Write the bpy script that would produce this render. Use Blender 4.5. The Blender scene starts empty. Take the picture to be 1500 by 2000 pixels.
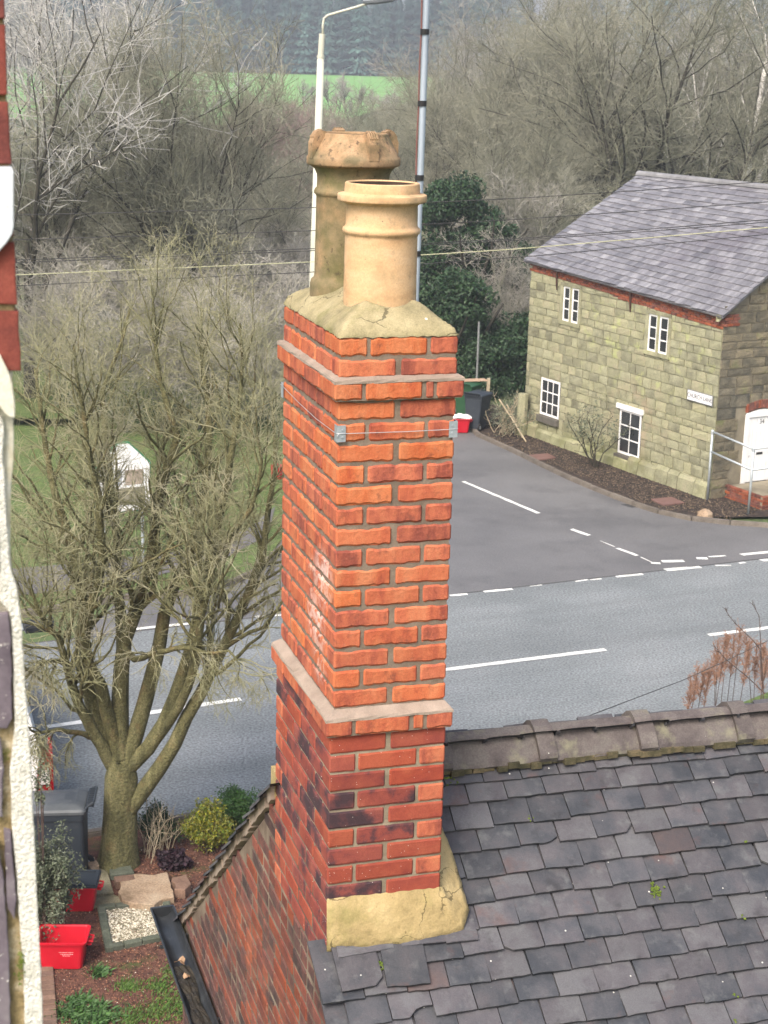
import bpy, bmesh, math, random
import numpy as np
from mathutils import Vector, Matrix
PI = math.pi
scene = bpy.context.scene
COL = scene.collection

# ------------------------------------------------------------------ camera
FPX, TH, RO, H = 3300.0, .2639, .02605, 10.5
fwd = np.array([0, math.cos(TH), -math.sin(TH)])
_u0 = np.array([0, math.sin(TH), math.cos(TH)])
CR = math.cos(RO)*np.array([1, 0, 0.]) + math.sin(RO)*_u0
CU = -math.sin(RO)*np.array([1, 0, 0.]) + math.cos(RO)*_u0
EYE = np.array([0, 0, H])
cd = bpy.data.cameras.new('camera')
cam = bpy.data.objects.new('camera', cd); COL.objects.link(cam)
m = Matrix.Identity(4)
for i in range(3):
    m[i][0] = CR[i]; m[i][1] = CU[i]; m[i][2] = -fwd[i]; m[i][3] = EYE[i]
cam.matrix_world = m
cd.sensor_fit = 'VERTICAL'; cd.sensor_height = 24; cd.sensor_width = 18
cd.lens = FPX/2000*24
cd.clip_start = .1; cd.clip_end = 3000
cd.dof.use_dof = True; cd.dof.focus_distance = 6.6; cd.dof.aperture_fstop = 11
scene.camera = cam

# ------------------------------------------------------------------ light
SUN_EL, SUN_AZ = math.radians(48), math.radians(205)   # azimuth clockwise from +Y
w = bpy.data.worlds.new('World'); scene.world = w; w.use_nodes = True
nt = w.node_tree
sky = nt.nodes.new('ShaderNodeTexSky'); sky.sky_type = 'NISHITA'; sky.sun_disc = False
sky.sun_elevation = SUN_EL; sky.sun_rotation = SUN_AZ
sky.air_density = 1.0; sky.dust_density = 6.0; sky.ozone_density = 1.0; sky.altitude = 0
bg = nt.nodes['Background']; bg.inputs['Strength'].default_value = .15
nt.links.new(sky.outputs[0], bg.inputs['Color'])
sd = bpy.data.lights.new('sun', 'SUN'); sd.energy = 1.5; sd.angle = math.radians(22); sd.color = (1, .96, .9)
so = bpy.data.objects.new('sun', sd); COL.objects.link(so)
sv = Vector((math.sin(SUN_AZ)*math.cos(SUN_EL), math.cos(SUN_AZ)*math.cos(SUN_EL), math.sin(SUN_EL)))
so.rotation_euler = sv.to_track_quat('Z', 'Y').to_euler()
vs = scene.view_settings
vs.view_transform = 'Standard'; vs.look = 'None'; vs.gamma = 1; vs.exposure = 1.05; vs.use_curve_mapping = False
scene.cycles.max_bounces = 6; scene.cycles.diffuse_bounces = 3; scene.cycles.glossy_bounces = 3
scene.cycles.volume_bounces = 0; scene.cycles.transparent_max_bounces = 8
scene.cycles.use_denoising = True

# ------------------------------------------------------------------ helpers
def ray(x, y): return fwd + (x-750)/FPX*CR - (y-1000)/FPX*CU
def at(x, y, z=0.0):
    d = ray(x, y); return EYE + d*(z-H)/d[2]
def at_depth(x, y, Y):
    d = ray(x, y); return EYE + d*Y/d[1]
def on_plane(x, y, p, n):
    d = ray(x, y); return EYE + d*(np.dot(p-EYE, n)/np.dot(d, n))

def tag(o, label=None, cat=None, group=None, kind=None):
    if label: o['label'] = label
    if cat: o['category'] = cat
    if group: o['group'] = group
    if kind: o['kind'] = kind
    return o
def empty(name, loc, rz=0, label=None, cat=None, group=None):
    o = bpy.data.objects.new(name, None); COL.objects.link(o)
    o.location = loc; o.rotation_euler = (0, 0, rz); o.empty_display_size = .1
    return tag(o, label, cat, group)
def link(name, me, parent=None, loc=(0, 0, 0), rot=(0, 0, 0), sc=None):
    o = bpy.data.objects.new(name, me); COL.objects.link(o)
    if parent: o.parent = parent
    o.location = loc; o.rotation_euler = rot
    if sc: o.scale = sc
    return o
def mesh_np(name, V, F, mat, smooth=False):
    """V (n,3); F list of (m,k) int arrays"""
    me = bpy.data.meshes.new(name)
    V = np.asarray(V, np.float32)
    me.vertices.add(len(V)); me.vertices.foreach_set('co', V.ravel())
    if isinstance(F, np.ndarray): F = [F]
    F = [np.asarray(f, np.int32) for f in F if len(f)]
    loops = np.concatenate([f.ravel() for f in F])
    tot = np.concatenate([np.full(len(f), f.shape[1], np.int32) for f in F])
    start = np.concatenate([[0], np.cumsum(tot)[:-1]]).astype(np.int32)
    me.loops.add(len(loops)); me.loops.foreach_set('vertex_index', loops)
    me.polygons.add(len(tot)); me.polygons.foreach_set('loop_start', start)
    me.polygons.foreach_set('use_smooth', np.full(len(tot), bool(smooth)))
    me.update(calc_edges=True)
    if mat: me.materials.append(mat)
    return me
class MB:
    """collects simple shapes into one mesh"""
    def __init__(s): s.v = []; s.f = []
    def add(s, v, f):
        o = len(s.v); s.v += [tuple(map(float, p)) for p in v]; s.f += [tuple(i+o for i in q) for q in f]; return s
    def box(s, x0, x1, y0, y1, z0, z1, M=None):
        v = [(x, y, z) for z in (z0, z1) for y in (y0, y1) for x in (x0, x1)]
        if M is not None: v = [tuple(M @ Vector(p)) for p in v]
        return s.add(v, [(0, 2, 3, 1), (4, 5, 7, 6), (0, 1, 5, 4), (2, 6, 7, 3), (0, 4, 6, 2), (1, 3, 7, 5)])
    def cbox(s, c, h, M=None):
        return s.box(c[0]-h[0], c[0]+h[0], c[1]-h[1], c[1]+h[1], c[2]-h[2], c[2]+h[2], M)
    def tube(s, pts, r, n=8, cap=True):
        pts = [Vector(p) for p in pts]; rs = r if isinstance(r, (list, tuple)) else [r]*len(pts)
        v = []; f = []; ref = None
        for i, p in enumerate(pts):
            t = (pts[min(i+1, len(pts)-1)]-pts[max(i-1, 0)]).normalized()
            if ref is None: ref = Vector((0, 0, 1)) if abs(t.z) < .9 else Vector((1, 0, 0))
            a = t.cross(ref).normalized(); b = t.cross(a).normalized(); ref = -b.cross(t).cross(t) if False else ref
            for k in range(n):
                q = 2*PI*k/n; v.append(p+(a*math.cos(q)+b*math.sin(q))*rs[i])
        for i in range(len(pts)-1):
            for k in range(n):
                f.append((i*n+k, i*n+(k+1) % n, (i+1)*n+(k+1) % n, (i+1)*n+k))
        if cap: f.append(tuple(range(n-1, -1, -1))); f.append(tuple((len(pts)-1)*n+k for k in range(n)))
        return s.add(v, f)
    def lathe(s, prof, n=40, c=(0, 0, 0), jit=0, seed=0):
        rr = random.Random(seed); v = []; f = []
        for r, z in prof:
            for k in range(n):
                q = 2*PI*k/n; j = 1+rr.uniform(-jit, jit)
                v.append((c[0]+r*j*math.cos(q), c[1]+r*j*math.sin(q), c[2]+z))
        for i in range(len(prof)-1):
            for k in range(n): f.append((i*n+k, i*n+(k+1) % n, (i+1)*n+(k+1) % n, (i+1)*n+k))
        return s.add(v, f)
    def prism(s, poly, d):
        """poly: 3-D points; d: extrusion vector"""
        n = len(poly); p = [Vector(q) for q in poly]; d = Vector(d)
        v = p+[q+d for q in p]
        f = [tuple(range(n)), tuple(range(2*n-1, n-1, -1))]+[(i, i+n, (i+1) % n+n, (i+1) % n) for i in range(n)]
        return s.add(v, f)
    def mesh(s, name, mat, smooth=False):
        me = bpy.data.meshes.new(name); me.from_pydata(s.v, [], s.f)
        bm = bmesh.new(); bm.from_mesh(me); bmesh.ops.recalc_face_normals(bm, faces=bm.faces); bm.to_mesh(me); bm.free()
        if smooth:
            for p in me.polygons: p.use_smooth = True
        if mat: me.materials.append(mat)
        return me
    def obj(s, name, mat, parent=None, smooth=False, loc=(0, 0, 0), rot=(0, 0, 0)):
        return link(name, s.mesh(name, mat, smooth), parent, loc, rot)

# ------------------------------------------------------------------ materials
def _n(nt, t, **k):
    n = nt.nodes.new(t)
    for a, b in k.items(): setattr(n, a, b)
    return n
def mat(name, cols, scale=6, rough=.85, bump=.25, bscale=70, rnd=0, hue=0, detail=6, stretch=None, spec=.3,
        metal=0, world=False, island=False, stain=None, fine=0, fscale=300, bdist=.004, pos=None, speck=None, rough2=None):
    m = bpy.data.materials.new(name); m.use_nodes = True; nt = m.node_tree; L = nt.links.new
    b = nt.nodes['Principled BSDF']
    b.inputs['Roughness'].default_value = rough; b.inputs['Metallic'].default_value = metal
    b.inputs['Specular IOR Level'].default_value = spec
    if world:
        co = _n(nt, 'ShaderNodeNewGeometry').outputs['Position']
    else:
        co = _n(nt, 'ShaderNodeTexCoord').outputs['Object']
    info = _n(nt, 'ShaderNodeObjectInfo')
    rv = info.outputs['Random']
    if island:
        g = _n(nt, 'ShaderNodeNewGeometry'); a = _n(nt, 'ShaderNodeMath', operation='ADD')
        L(rv, a.inputs[0]); L(g.outputs['Random Per Island'], a.inputs[1])
        fr = _n(nt, 'ShaderNodeMath', operation='FRACT'); L(a.outputs[0], fr.inputs[0]); rv = fr.outputs[0]
    if rnd or hue or island:
        # shift the pattern for every piece
        off = _n(nt, 'ShaderNodeVectorMath', operation='SCALE'); off.inputs[0].default_value = (37, 91, 53); L(rv, off.inputs['Scale'])
        ad = _n(nt, 'ShaderNodeVectorMath', operation='ADD'); L(co, ad.inputs[0]); L(off.outputs[0], ad.inputs[1]); pc = ad.outputs[0]
    else: pc = co
    if stretch:
        mp = _n(nt, 'ShaderNodeMapping'); mp.inputs['Scale'].default_value = stretch; L(pc, mp.inputs[0]); pc2 = mp.outputs[0]
    else: pc2 = pc
    nz = _n(nt, 'ShaderNodeTexNoise'); nz.inputs['Scale'].default_value = scale; nz.inputs['Detail'].default_value = detail
    nz.inputs['Roughness'].default_value = .62
    L(pc2, nz.inputs['Vector'])
    rp = _n(nt, 'ShaderNodeValToRGB'); e = rp.color_ramp.elements
    n = len(cols)
    P = pos or [.3+.4*i/max(1, n-1) for i in range(n)]
    e[0].position = P[0]; e[0].color = (*cols[0], 1); e[1].position = P[-1]; e[1].color = (*cols[-1], 1)
    for i in range(1, n-1):
        q = e.new(P[i]); q.color = (*cols[i], 1)
    fac = nz.outputs['Fac']
    if rnd:
        mr = _n(nt, 'ShaderNodeMapRange'); L(rv, mr.inputs[0]); mr.inputs[3].default_value = -rnd/2; mr.inputs[4].default_value = rnd/2
        ad2 = _n(nt, 'ShaderNodeMath', operation='ADD'); L(fac, ad2.inputs[0]); L(mr.outputs[0], ad2.inputs[1]); fac = ad2.outputs[0]
    L(fac, rp.inputs[0]); c = rp.outputs[0]
    if fine:
        n2 = _n(nt, 'ShaderNodeTexNoise'); n2.inputs['Scale'].default_value = fscale; n2.inputs['Detail'].default_value = 3; L(pc, n2.inputs['Vector'])
        mr = _n(nt, 'ShaderNodeMapRange'); L(n2.outputs['Fac'], mr.inputs[0]); mr.inputs[1].default_value = .3; mr.inputs[2].default_value = .7
        mr.inputs[3].default_value = 1-fine; mr.inputs[4].default_value = 1+fine
        mx = _n(nt, 'ShaderNodeVectorMath', operation='SCALE'); L(c, mx.inputs[0]); L(mr.outputs[0], mx.inputs['Scale']); c = mx.outputs[0]
    if hue:
        hs = _n(nt, 'ShaderNodeHueSaturation')
        w1 = _n(nt, 'ShaderNodeTexWhiteNoise', noise_dimensions='1D'); L(rv, w1.inputs['W'])
        mr = _n(nt, 'ShaderNodeMapRange'); L(w1.outputs['Value'], mr.inputs[0]); mr.inputs[3].default_value = 1-hue; mr.inputs[4].default_value = 1+hue
        L(mr.outputs[0], hs.inputs['Value'])
        mr2 = _n(nt, 'ShaderNodeMapRange'); L(rv, mr2.inputs[0]); mr2.inputs[3].default_value = 1-hue*.8; mr2.inputs[4].default_value = 1+hue*.6
        L(mr2.outputs[0], hs.inputs['Saturation']); L(c, hs.inputs['Color']); c = hs.outputs[0]
    for st in (stain or []):
        # st: (colour, scale, threshold lo, hi, strength, centre, radius) - blotches of another colour, optional world centre
        col, sc, lo, hi, stg, cen, rad = st
        n3 = _n(nt, 'ShaderNodeTexNoise'); n3.inputs['Scale'].default_value = sc; n3.inputs['Detail'].default_value = 7; n3.inputs['Roughness'].default_value = .65
        L(pc if cen is None else _n(nt, 'ShaderNodeNewGeometry').outputs['Position'], n3.inputs['Vector'])
        mr = _n(nt, 'ShaderNodeMapRange'); L(n3.outputs['Fac'], mr.inputs[0]); mr.inputs[1].default_value = lo; mr.inputs[2].default_value = hi; mr.inputs[4].default_value = stg
        f = mr.outputs[0]
        if cen is not None:
            gp = _n(nt, 'ShaderNodeNewGeometry'); dd = _n(nt, 'ShaderNodeVectorMath', operation='SUBTRACT'); L(gp.outputs['Position'], dd.inputs[0]); dd.inputs[1].default_value = cen
            dv = _n(nt, 'ShaderNodeVectorMath', operation='DIVIDE'); L(dd.outputs[0], dv.inputs[0]); dv.inputs[1].default_value = rad
            ln = _n(nt, 'ShaderNodeVectorMath', operation='LENGTH'); L(dv.outputs[0], ln.inputs[0])
            m3 = _n(nt, 'ShaderNodeMapRange'); L(ln.outputs['Value'], m3.inputs[0]); m3.inputs[1].default_value = .4; m3.inputs[2].default_value = 1; m3.inputs[3].default_value = 1; m3.inputs[4].default_value = 0
            mm = _n(nt, 'ShaderNodeMath', operation='MULTIPLY'); L(f, mm.inputs[0]); L(m3.outputs[0], mm.inputs[1]); f = mm.outputs[0]
        mx = _n(nt, 'ShaderNodeMix', data_type='RGBA'); L(f, mx.inputs[0]); L(c, mx.inputs[6]); mx.inputs[7].default_value = (*col, 1); c = mx.outputs[2]
    if speck:
        # (colour, scale, size): small round spots of lichen or grit
        vo = _n(nt, 'ShaderNodeTexVoronoi'); vo.inputs['Scale'].default_value = speck[1]; L(pc, vo.inputs['Vector'])
        mr = _n(nt, 'ShaderNodeMapRange'); L(vo.outputs['Distance'], mr.inputs[0]); mr.inputs[1].default_value = speck[2]; mr.inputs[2].default_value = speck[2]*.6; mr.inputs[3].default_value = 0; mr.inputs[4].default_value = .9
        wn = _n(nt, 'ShaderNodeMath', operation='GREATER_THAN'); sp = _n(nt, 'ShaderNodeSeparateColor'); L(vo.outputs['Color'], sp.inputs[0]); L(sp.outputs[0], wn.inputs[0]); wn.inputs[1].default_value = .72
        mm = _n(nt, 'ShaderNodeMath', operation='MULTIPLY'); L(mr.outputs[0], mm.inputs[0]); L(wn.outputs[0], mm.inputs[1])
        mx = _n(nt, 'ShaderNodeMix', data_type='RGBA'); L(mm.outputs[0], mx.inputs[0]); L(c, mx.inputs[6]); mx.inputs[7].default_value = (*speck[0], 1); c = mx.outputs[2]
    L(c, b.inputs['Base Color'])
    if rough2 is not None:
        mr = _n(nt, 'ShaderNodeMapRange'); L(nz.outputs['Fac'], mr.inputs[0]); mr.inputs[1].default_value = .35; mr.inputs[2].default_value = .65
        mr.inputs[3].default_value = rough; mr.inputs[4].default_value = rough2; L(mr.outputs[0], b.inputs['Roughness'])
    if bump:
        nb = _n(nt, 'ShaderNodeTexNoise'); nb.inputs['Scale'].default_value = bscale; nb.inputs['Detail'].default_value = 8; L(pc, nb.inputs['Vector'])
        bp = _n(nt, 'ShaderNodeBump'); bp.inputs['Strength'].default_value = bump; bp.inputs['Distance'].default_value = bdist
        L(nb.outputs['Fac'], bp.inputs['Height']); L(bp.outputs[0], b.inputs['Normal'])
    return m

CH = np.array([-.1697, 5.852, 9.548]); YAW = .3033     # top near corner of the stack, its turn
def chw(a, b_, c):  # chimney-frame point in the world
    return (CH[0]+a*math.cos(YAW)-b_*math.sin(YAW), CH[1]+a*math.sin(YAW)+b_*math.cos(YAW), CH[2]+c)
M = {}
M['brick_new'] = mat('orange_red_brick', [(.22, .050, .030), (.37, .092, .042), (.42, .125, .055), (.46, .165, .078)], 9, .9, .7, 60, rnd=.26, hue=.07, fine=.16, fscale=260, bdist=.005,
    stain=[((.10, .04, .03), 22, .56, .70, .6, None, None), ((.40, .17, .10), 40, .62, .72, .5, None, None), ((.60, .44, .39), 26, .42, .56, .8, chw(0, .17, -.93), (.16, .16, .13)), ((.60, .43, .38), 26, .42, .56, .8, chw(0, .27, -1.13), (.16, .16, .13)), ((.48, .32, .27), 26, .46, .60, .7, chw(0, .20, -1.26), (.14, .14, .14)), ((.55, .38, .30), 24, .48, .58, .6, chw(0, .33, -.98), (.10, .10, .10))],
    stretch=(1.6, 1.6, .5))
M['brick_old'] = mat('old_red_brick', [(.045, .024, .030), (.095, .032, .034), (.195, .042, .032), (.25, .058, .037), (.29, .080, .048)], 6.5, .85, .5, 60, rnd=.30, hue=.10, fine=.13, fscale=240,
    pos=[.31, .38, .44, .58, .72], speck=((.6, .55, .48), 70, .12))
M['brick_gable'] = mat('weathered_gable_brick', [(.045, .030, .028), (.085, .040, .034), (.145, .050, .038), (.20, .065, .042)], 7, .9, .7, 45, rnd=.34, hue=.2, fine=.15, fscale=160,
    pos=[.28, .42, .56, .72], stain=[((.27, .080, .04), 4, .48, .62, .8, chw(0, 1.15, -3.35), (.9, .95, .75)), ((.28, .095, .05), 3, .49, .62, .7, chw(0, 2.55, -3.5), (.5, .35, .5)), ((.30, .20, .15), 18, .6, .72, .5, None, None)], bdist=.006)
M['mortar'] = mat('grey_brown_mortar', [(.13, .10, .075), (.21, .165, .125)], 9, .95, .6, 90, fine=.15, fscale=260, world=True, bdist=.004)
M['mortar_pale'] = mat('pale_lime_mortar', [(.15, .12, .085), (.30, .25, .18)], 7, .95, .6, 90, fine=.12, world=True)
M['fillet'] = mat('buff_mortar_fillet', [(.21, .165, .13), (.32, .26, .21)], 8, .95, .7, 80, fine=.1, world=True, stain=[((.10, .085, .06), 14, .62, .74, .5, None, None)])
M['flaunch'] = mat('yellow_mossy_mortar', [(.17, .150, .085), (.28, .24, .135), (.37, .32, .19)], 6, .95, .8, 38, fine=.14, fscale=180, world=True, bdist=.008,
    stain=[((.13, .13, .04), 5, .52, .66, .65, None, None), ((.05, .045, .03), 30, .66, .74, .5, None, None)], speck=((.7, .66, .6), 14, .10))
M['flash'] = mat('yellow_sand_mortar', [(.23, .175, .080), (.345, .262, .125), (.41, .32, .165)], 5, .95, .8, 30, fine=.1, fscale=150, world=True, bdist=.01,
    stain=[((.17, .16, .05), 4, .55, .68, .6, None, None), ((.06, .05, .03), 22, .66, .72, .55, None, None)])
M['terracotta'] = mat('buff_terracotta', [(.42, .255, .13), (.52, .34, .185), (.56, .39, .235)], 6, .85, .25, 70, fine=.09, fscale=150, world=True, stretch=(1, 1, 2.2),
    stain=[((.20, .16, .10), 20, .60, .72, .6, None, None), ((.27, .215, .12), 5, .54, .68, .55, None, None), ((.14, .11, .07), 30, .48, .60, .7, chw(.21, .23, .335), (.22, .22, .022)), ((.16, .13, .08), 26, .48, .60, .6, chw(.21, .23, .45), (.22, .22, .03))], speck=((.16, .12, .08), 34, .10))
M['terracotta_old'] = mat('lichened_terracotta', [(.10, .09, .048), (.20, .155, .085), (.33, .215, .115)], 7, .88, .3, 60, fine=.10, fscale=180, world=True,
    stain=[((.085, .085, .03), 5, .50, .64, .7, None, None), ((.05, .035, .025), 26, .60, .68, .7, None, None)])
M['terracotta_cap'] = mat('stained_terracotta_cap', [(.17, .12, .07), (.31, .20, .11), (.41, .275, .165)], 7, .88, .4, 60, fine=.10, fscale=180, world=True,
    stain=[((.09, .085, .045), 9, .50, .64, .75, None, None), ((.04, .03, .025), 40, .56, .64, .7, None, None), ((.20, .17, .10), 14, .40, .6, .7, chw(.2, .585, .58), (.25, .25, .04))])
M['soot'] = mat('soot_black_flue', [(.02, .016, .013), (.06, .04, .03)], 8, .95)
M['tile'] = mat('grey_purple_clay_tile', [(.034, .038, .046), (.055, .057, .065), (.074, .070, .077), (.094, .094, .100)], 6, .6, .6, 60, rnd=.30, hue=.16, fine=.12, fscale=190, island=True,
    rough2=.8, stain=[((.12, .055, .042), 5, .60, .74, .45, None, None), ((.13, .135, .135), 14, .55, .72, .55, None, None), ((.02, .02, .022), 9, .58, .7, .5, None, None)], speck=((.5, .5, .46), 18, .08))
M['tile_red'] = mat('red_brown_clay_tile', [(.060, .052, .056), (.082, .060, .058), (.11, .066, .058)], 8, .7, .5, 60, rnd=.3, hue=.15, fine=.12, fscale=190, island=True)
M['ridge'] = mat('lichen_grey_ridge_tile', [(.060, .050, .050), (.105, .090, .085), (.16, .15, .13)], 6, .9, .7, 50, rnd=.1, hue=.08, fine=.16, fscale=140,
    stain=[((.24, .235, .15), 8, .54, .68, .5, None, None), ((.05, .035, .04), 6, .56, .66, .5, None, None)], speck=((.5, .5, .45), 24, .08), stretch=(1, 1, 1))
M['moss'] = mat('green_moss', [(.05, .08, .012), (.12, .16, .025)], 30, .95, .8, 120)
M['moss_mortar'] = mat('mossy_bedding_mortar', [(.028, .028, .016), (.07, .062, .035), (.17, .13, .075)], 13, .95, .8, 80, world=True, fine=.2)
M['lead'] = mat('galvanised_steel', [(.30, .34, .37), (.46, .50, .53)], 20, .5, .1, 80, metal=.55)
M['wire'] = mat('galvanised_wire', [(.42, .42, .42), (.55, .55, .55)], 20, .45, 0, metal=.7)
M['black_plastic'] = mat('black_gutter_plastic', [(.018, .02, .022), (.035, .038, .042)], 9, .32, .1, 50, stain=[((.10, .11, .10), 9, .58, .72, .4, None, None)])
M['debris'] = mat('wet_gutter_silt', [(.01, .01, .009), (.06, .05, .035)], 14, .5, .9, 70, bdist=.01)
M['dead_leaf'] = mat('dead_leaf', [(.22, .13, .07), (.40, .27, .17)], 12, .8, .2)

# ------------------------------------------------------------------ bricks
def brick_mesh(name, l, w, h, mt, seed, rag=.0025, inset=.004, step=.035, proud=0):
    """a brick lying along x, centred in plan, z 0..h, with worn uneven arrises"""
    r = random.Random(seed); c = .006
    per = []
    nx = max(1, round(l/step)); ny = max(1, round(w/step))
    for i in range(nx+1): per.append((-l/2+c+(l-2*c)*i/nx, -w/2, 0, -1))
    for i in range(ny+1): per.append((l/2, -w/2+c+(w-2*c)*i/ny, 1, 0))
    for i in range(nx+1): per.append((l/2-c-(l-2*c)*i/nx, w/2, 0, 1))
    for i in range(ny+1): per.append((-l/2, w/2-c-(w-2*c)*i/ny, -1, 0))
    n = len(per); V = []; F = []
    jt = [r.uniform(-rag, rag) for _ in per]; jb = [r.uniform(-rag, rag) for _ in per]
    ch = [r.random() < .10 for _ in per]
    for lev in range(4):
        for i, (x, y, a, b) in enumerate(per):
            ins = inset+abs(jt[i])*.5 if lev in (0, 3) else r.uniform(0, .0008)
            if ch[i] and lev == 3: ins += .004
            z = [0+jb[i]+rag*.5, .006+jb[i]+rag, h-.006+jt[i]-rag, h+jt[i]-rag*.5][lev]
            V.append((x-a*ins, y-b*ins, z))
    for lev in range(3):
        for i in range(n): F.append((lev*n+i, lev*n+(i+1) % n, (lev+1)*n+(i+1) % n, (lev+1)*n+i))
    F.append(tuple(range(n-1, -1, -1))); F.append(tuple(3*n+i for i in range(n)))
    me = bpy.data.meshes.new(name); me.from_pydata(V, [], F); me.materials.append(mt)
    return me
_bm = {}
def get_brick(l, w, h, key, nvar=6, **k):
    kk = (round(l, 3), round(w, 3), round(h, 4), key)
    if kk not in _bm:
        _bm[kk] = [brick_mesh('brick', l, w, h, M[key], hash(kk) % 9999+i*7, **k) for i in range(nvar)]
    return _bm[kk]
class Stuff:
    """joins copies of small meshes into one"""
    def __init__(s): s.v = []; s.f = {}; s.n = 0
    def add(s, me, mtx):
        n = len(me.vertices); co = np.empty(n*3); me.vertices.foreach_get('co', co); co = co.reshape(-1, 3)
        A = np.array(mtx); co = co @ A[:3, :3].T + A[:3, 3]
        s.v.append(co)
        for p in me.polygons:
            s.f.setdefault(len(p.vertices), []).append([i+s.n for i in p.vertices])
        s.n += n
    def obj(s, name, mt, parent=None):
        me = mesh_np(name, np.concatenate(s.v), [np.array(f) for f in s.f.values()], mt)
        return tag(link(name, me, parent), kind='stuff')

rng = random.Random(5)
chimney = empty('brick_chimney', (CH[0], CH[1], CH[2]-2.55), YAW,
    'tall orange brick chimney stack with two corbelled bands and yellow mortar base', 'chimney')
Z0 = 2.55      # local height of the top of the brickwork
hidden = Stuff()
def place(me, x, y, z, rz, vis):
    j = rng.uniform(-.0012, .0008)
    if vis: link('brick', me, chimney, (x+j, y+j, z), (rng.uniform(-.004, .004), rng.uniform(-.004, .004), rz+rng.uniform(-.004, .004)))
    else: hidden.add(me, Matrix.Translation((x, y, z)) @ Matrix.Rotation(rz, 4, 'Z'))
def course(z, h, x0, x1, y0, y1, typ, key, gap, g2, **k):
    """one ring of bricks between x0..x1, y0..y1; z = underside"""
    hb = h-gap; S = .225; q = .1025
    rects = []
    def run(a, b, sizes):
        out = []; p = a
        for s in sizes: out.append((p, min(p+s, b))); p += s+.01
        return out
    Wd = x1-x0; Dp = y1-y0
    if typ == 'A':
        half = (Wd-.01)/2
        fr = [(x0, x0+half), (x1-half, x1)]
    elif typ == 'B':
        fr = [(x0+q+.01, x1-q-.01)]
    else:        # corbel: header, stretcher, sliver, header
        fr = [(x0+q+.01, x0+q+.01+.215), (x0+q+.235, x1-q-.01)]
    for a, b in fr:
        rects.append((a, b, y0, y0+q, 'x', True)); rects.append((a, b, y1-q, y1, 'x', False))
    s0, s1 = (y0+q+.01, y1-q-.01) if typ == 'A' else (y0, y1)
    p = s0; ys = []
    while p < s1-.03:
        b = min(p+.215, s1)
        if s1-b < .07 and b < s1: b = s1 if s1-p < .28 else b
        ys.append((p, b)); p = b+.01
    for a, b in ys:
        rects.append((x0, x0+q, a, b, 'y', True)); rects.append((x1-q, x1, a, b, 'y', False))
    for a, b, c, d, ax, vis in rects:
        L_, W_ = (b-a, d-c) if ax == 'x' else (d-c, b-a)
        lens = round((L_-g2)*100)/100
        me = rng.choice(get_brick(lens, W_, hb, key, **k)); cxx, cyy, sh = (a+b)/2, (c+d)/2, (L_-lens)/2
        if ax == 'x' and typ == 'A': cxx += -sh if a == x0 else sh
        if ax == 'y' and typ != 'A': cyy += -sh if c == y0 else (sh if d == y1 else 0)
        place(me, cxx, cyy, z+gap/2, (0 if ax == 'x' else PI/2)+(PI if rng.random() < .5 else 0), vis)
W, D, PR = .44, .825, .021
new = dict(rag=.0034, inset=.0055, step=.020); old = dict(rag=.0014, inset=.003)
hs = .1556/2
course(Z0-hs, hs, 0, W, 0, D, 'B', 'brick_new', .011, .006, **new)
course(Z0-2*hs, hs, 0, W, 0, D, 'A', 'brick_new', .011, .006, **new)
course(Z0-.2295, .0719, -PR, W+PR, -PR, D+PR, 'C', 'brick_new', .004, .006, **new)
hc = (1.396-.2295)/15
for i in range(15):
    course(Z0-.2295-hc*(i+1), hc, 0, W, 0, D, 'AB'[i % 2], 'brick_new', .0105, .006, **new)
course(Z0-1.494, .0715, -PR-.014, W+PR, -PR-.014, D+PR, 'C', 'brick_new', .004, .006, **new)
hl = .0763
for i in range(13):
    course(Z0-1.494-hl*(i+1), hl, -.014, W+.003, -.014, D+.015, 'AB'[i % 2], 'brick_old', .009, .003, **old)
hidden.obj('brickwork', M['brick_new'], chimney)
# mortar core, recessed behind the brick faces
rc = .0065
def core(name, x0, x1, y0, y1, z0, z1, mt):
    # a grid-sided block, slightly uneven
    mb = MB(); r = random.Random(3)
    nx, ny, nz = 10, 16, max(2, int((z1-z0)/.03))
    ring = [(x0+(x1-x0)*i/nx, y0) for i in range(nx)]+[(x1, y0+(y1-y0)*i/ny) for i in range(ny)]+[(x1-(x1-x0)*i/nx, y1) for i in range(nx)]+[(x0, y1-(y1-y0)*i/ny) for i in range(ny)]
    n = len(ring); v = []; f = []
    for k in range(nz+1):
        for x, y in ring:
            v.append((x+r.uniform(-.0012, .0012), y+r.uniform(-.0012, .0012), z0+(z1-z0)*k/nz))
    for k in range(nz):
        for i in range(n): f.append((k*n+i, k*n+(i+1) % n, (k+1)*n+(i+1) % n, (k+1)*n+i))
    f.append(tuple(range(n-1, -1, -1))); f.append(tuple(nz*n+i for i in range(n)))
    return mb.add(v, f).obj(name, mt, chimney)
core('mortar_core', rc, W-rc, rc, D-rc, Z0-1.40, Z0-.002, M['mortar'])
core('mortar_core', -PR+rc, W+PR-rc, -PR+rc, D+PR-rc, Z0-.228, Z0-.160, M['mortar'])
core('mortar_core', -PR-.014+rc, W+PR-rc, -PR-.014+rc, D+PR-rc, Z0-1.492, Z0-1.426, M['mortar'])
core('mortar_core', -.014+rc, W+.003-rc, -.014+rc, D+.015-rc, .06, Z0-1.495, M['mortar_pale'])
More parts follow.
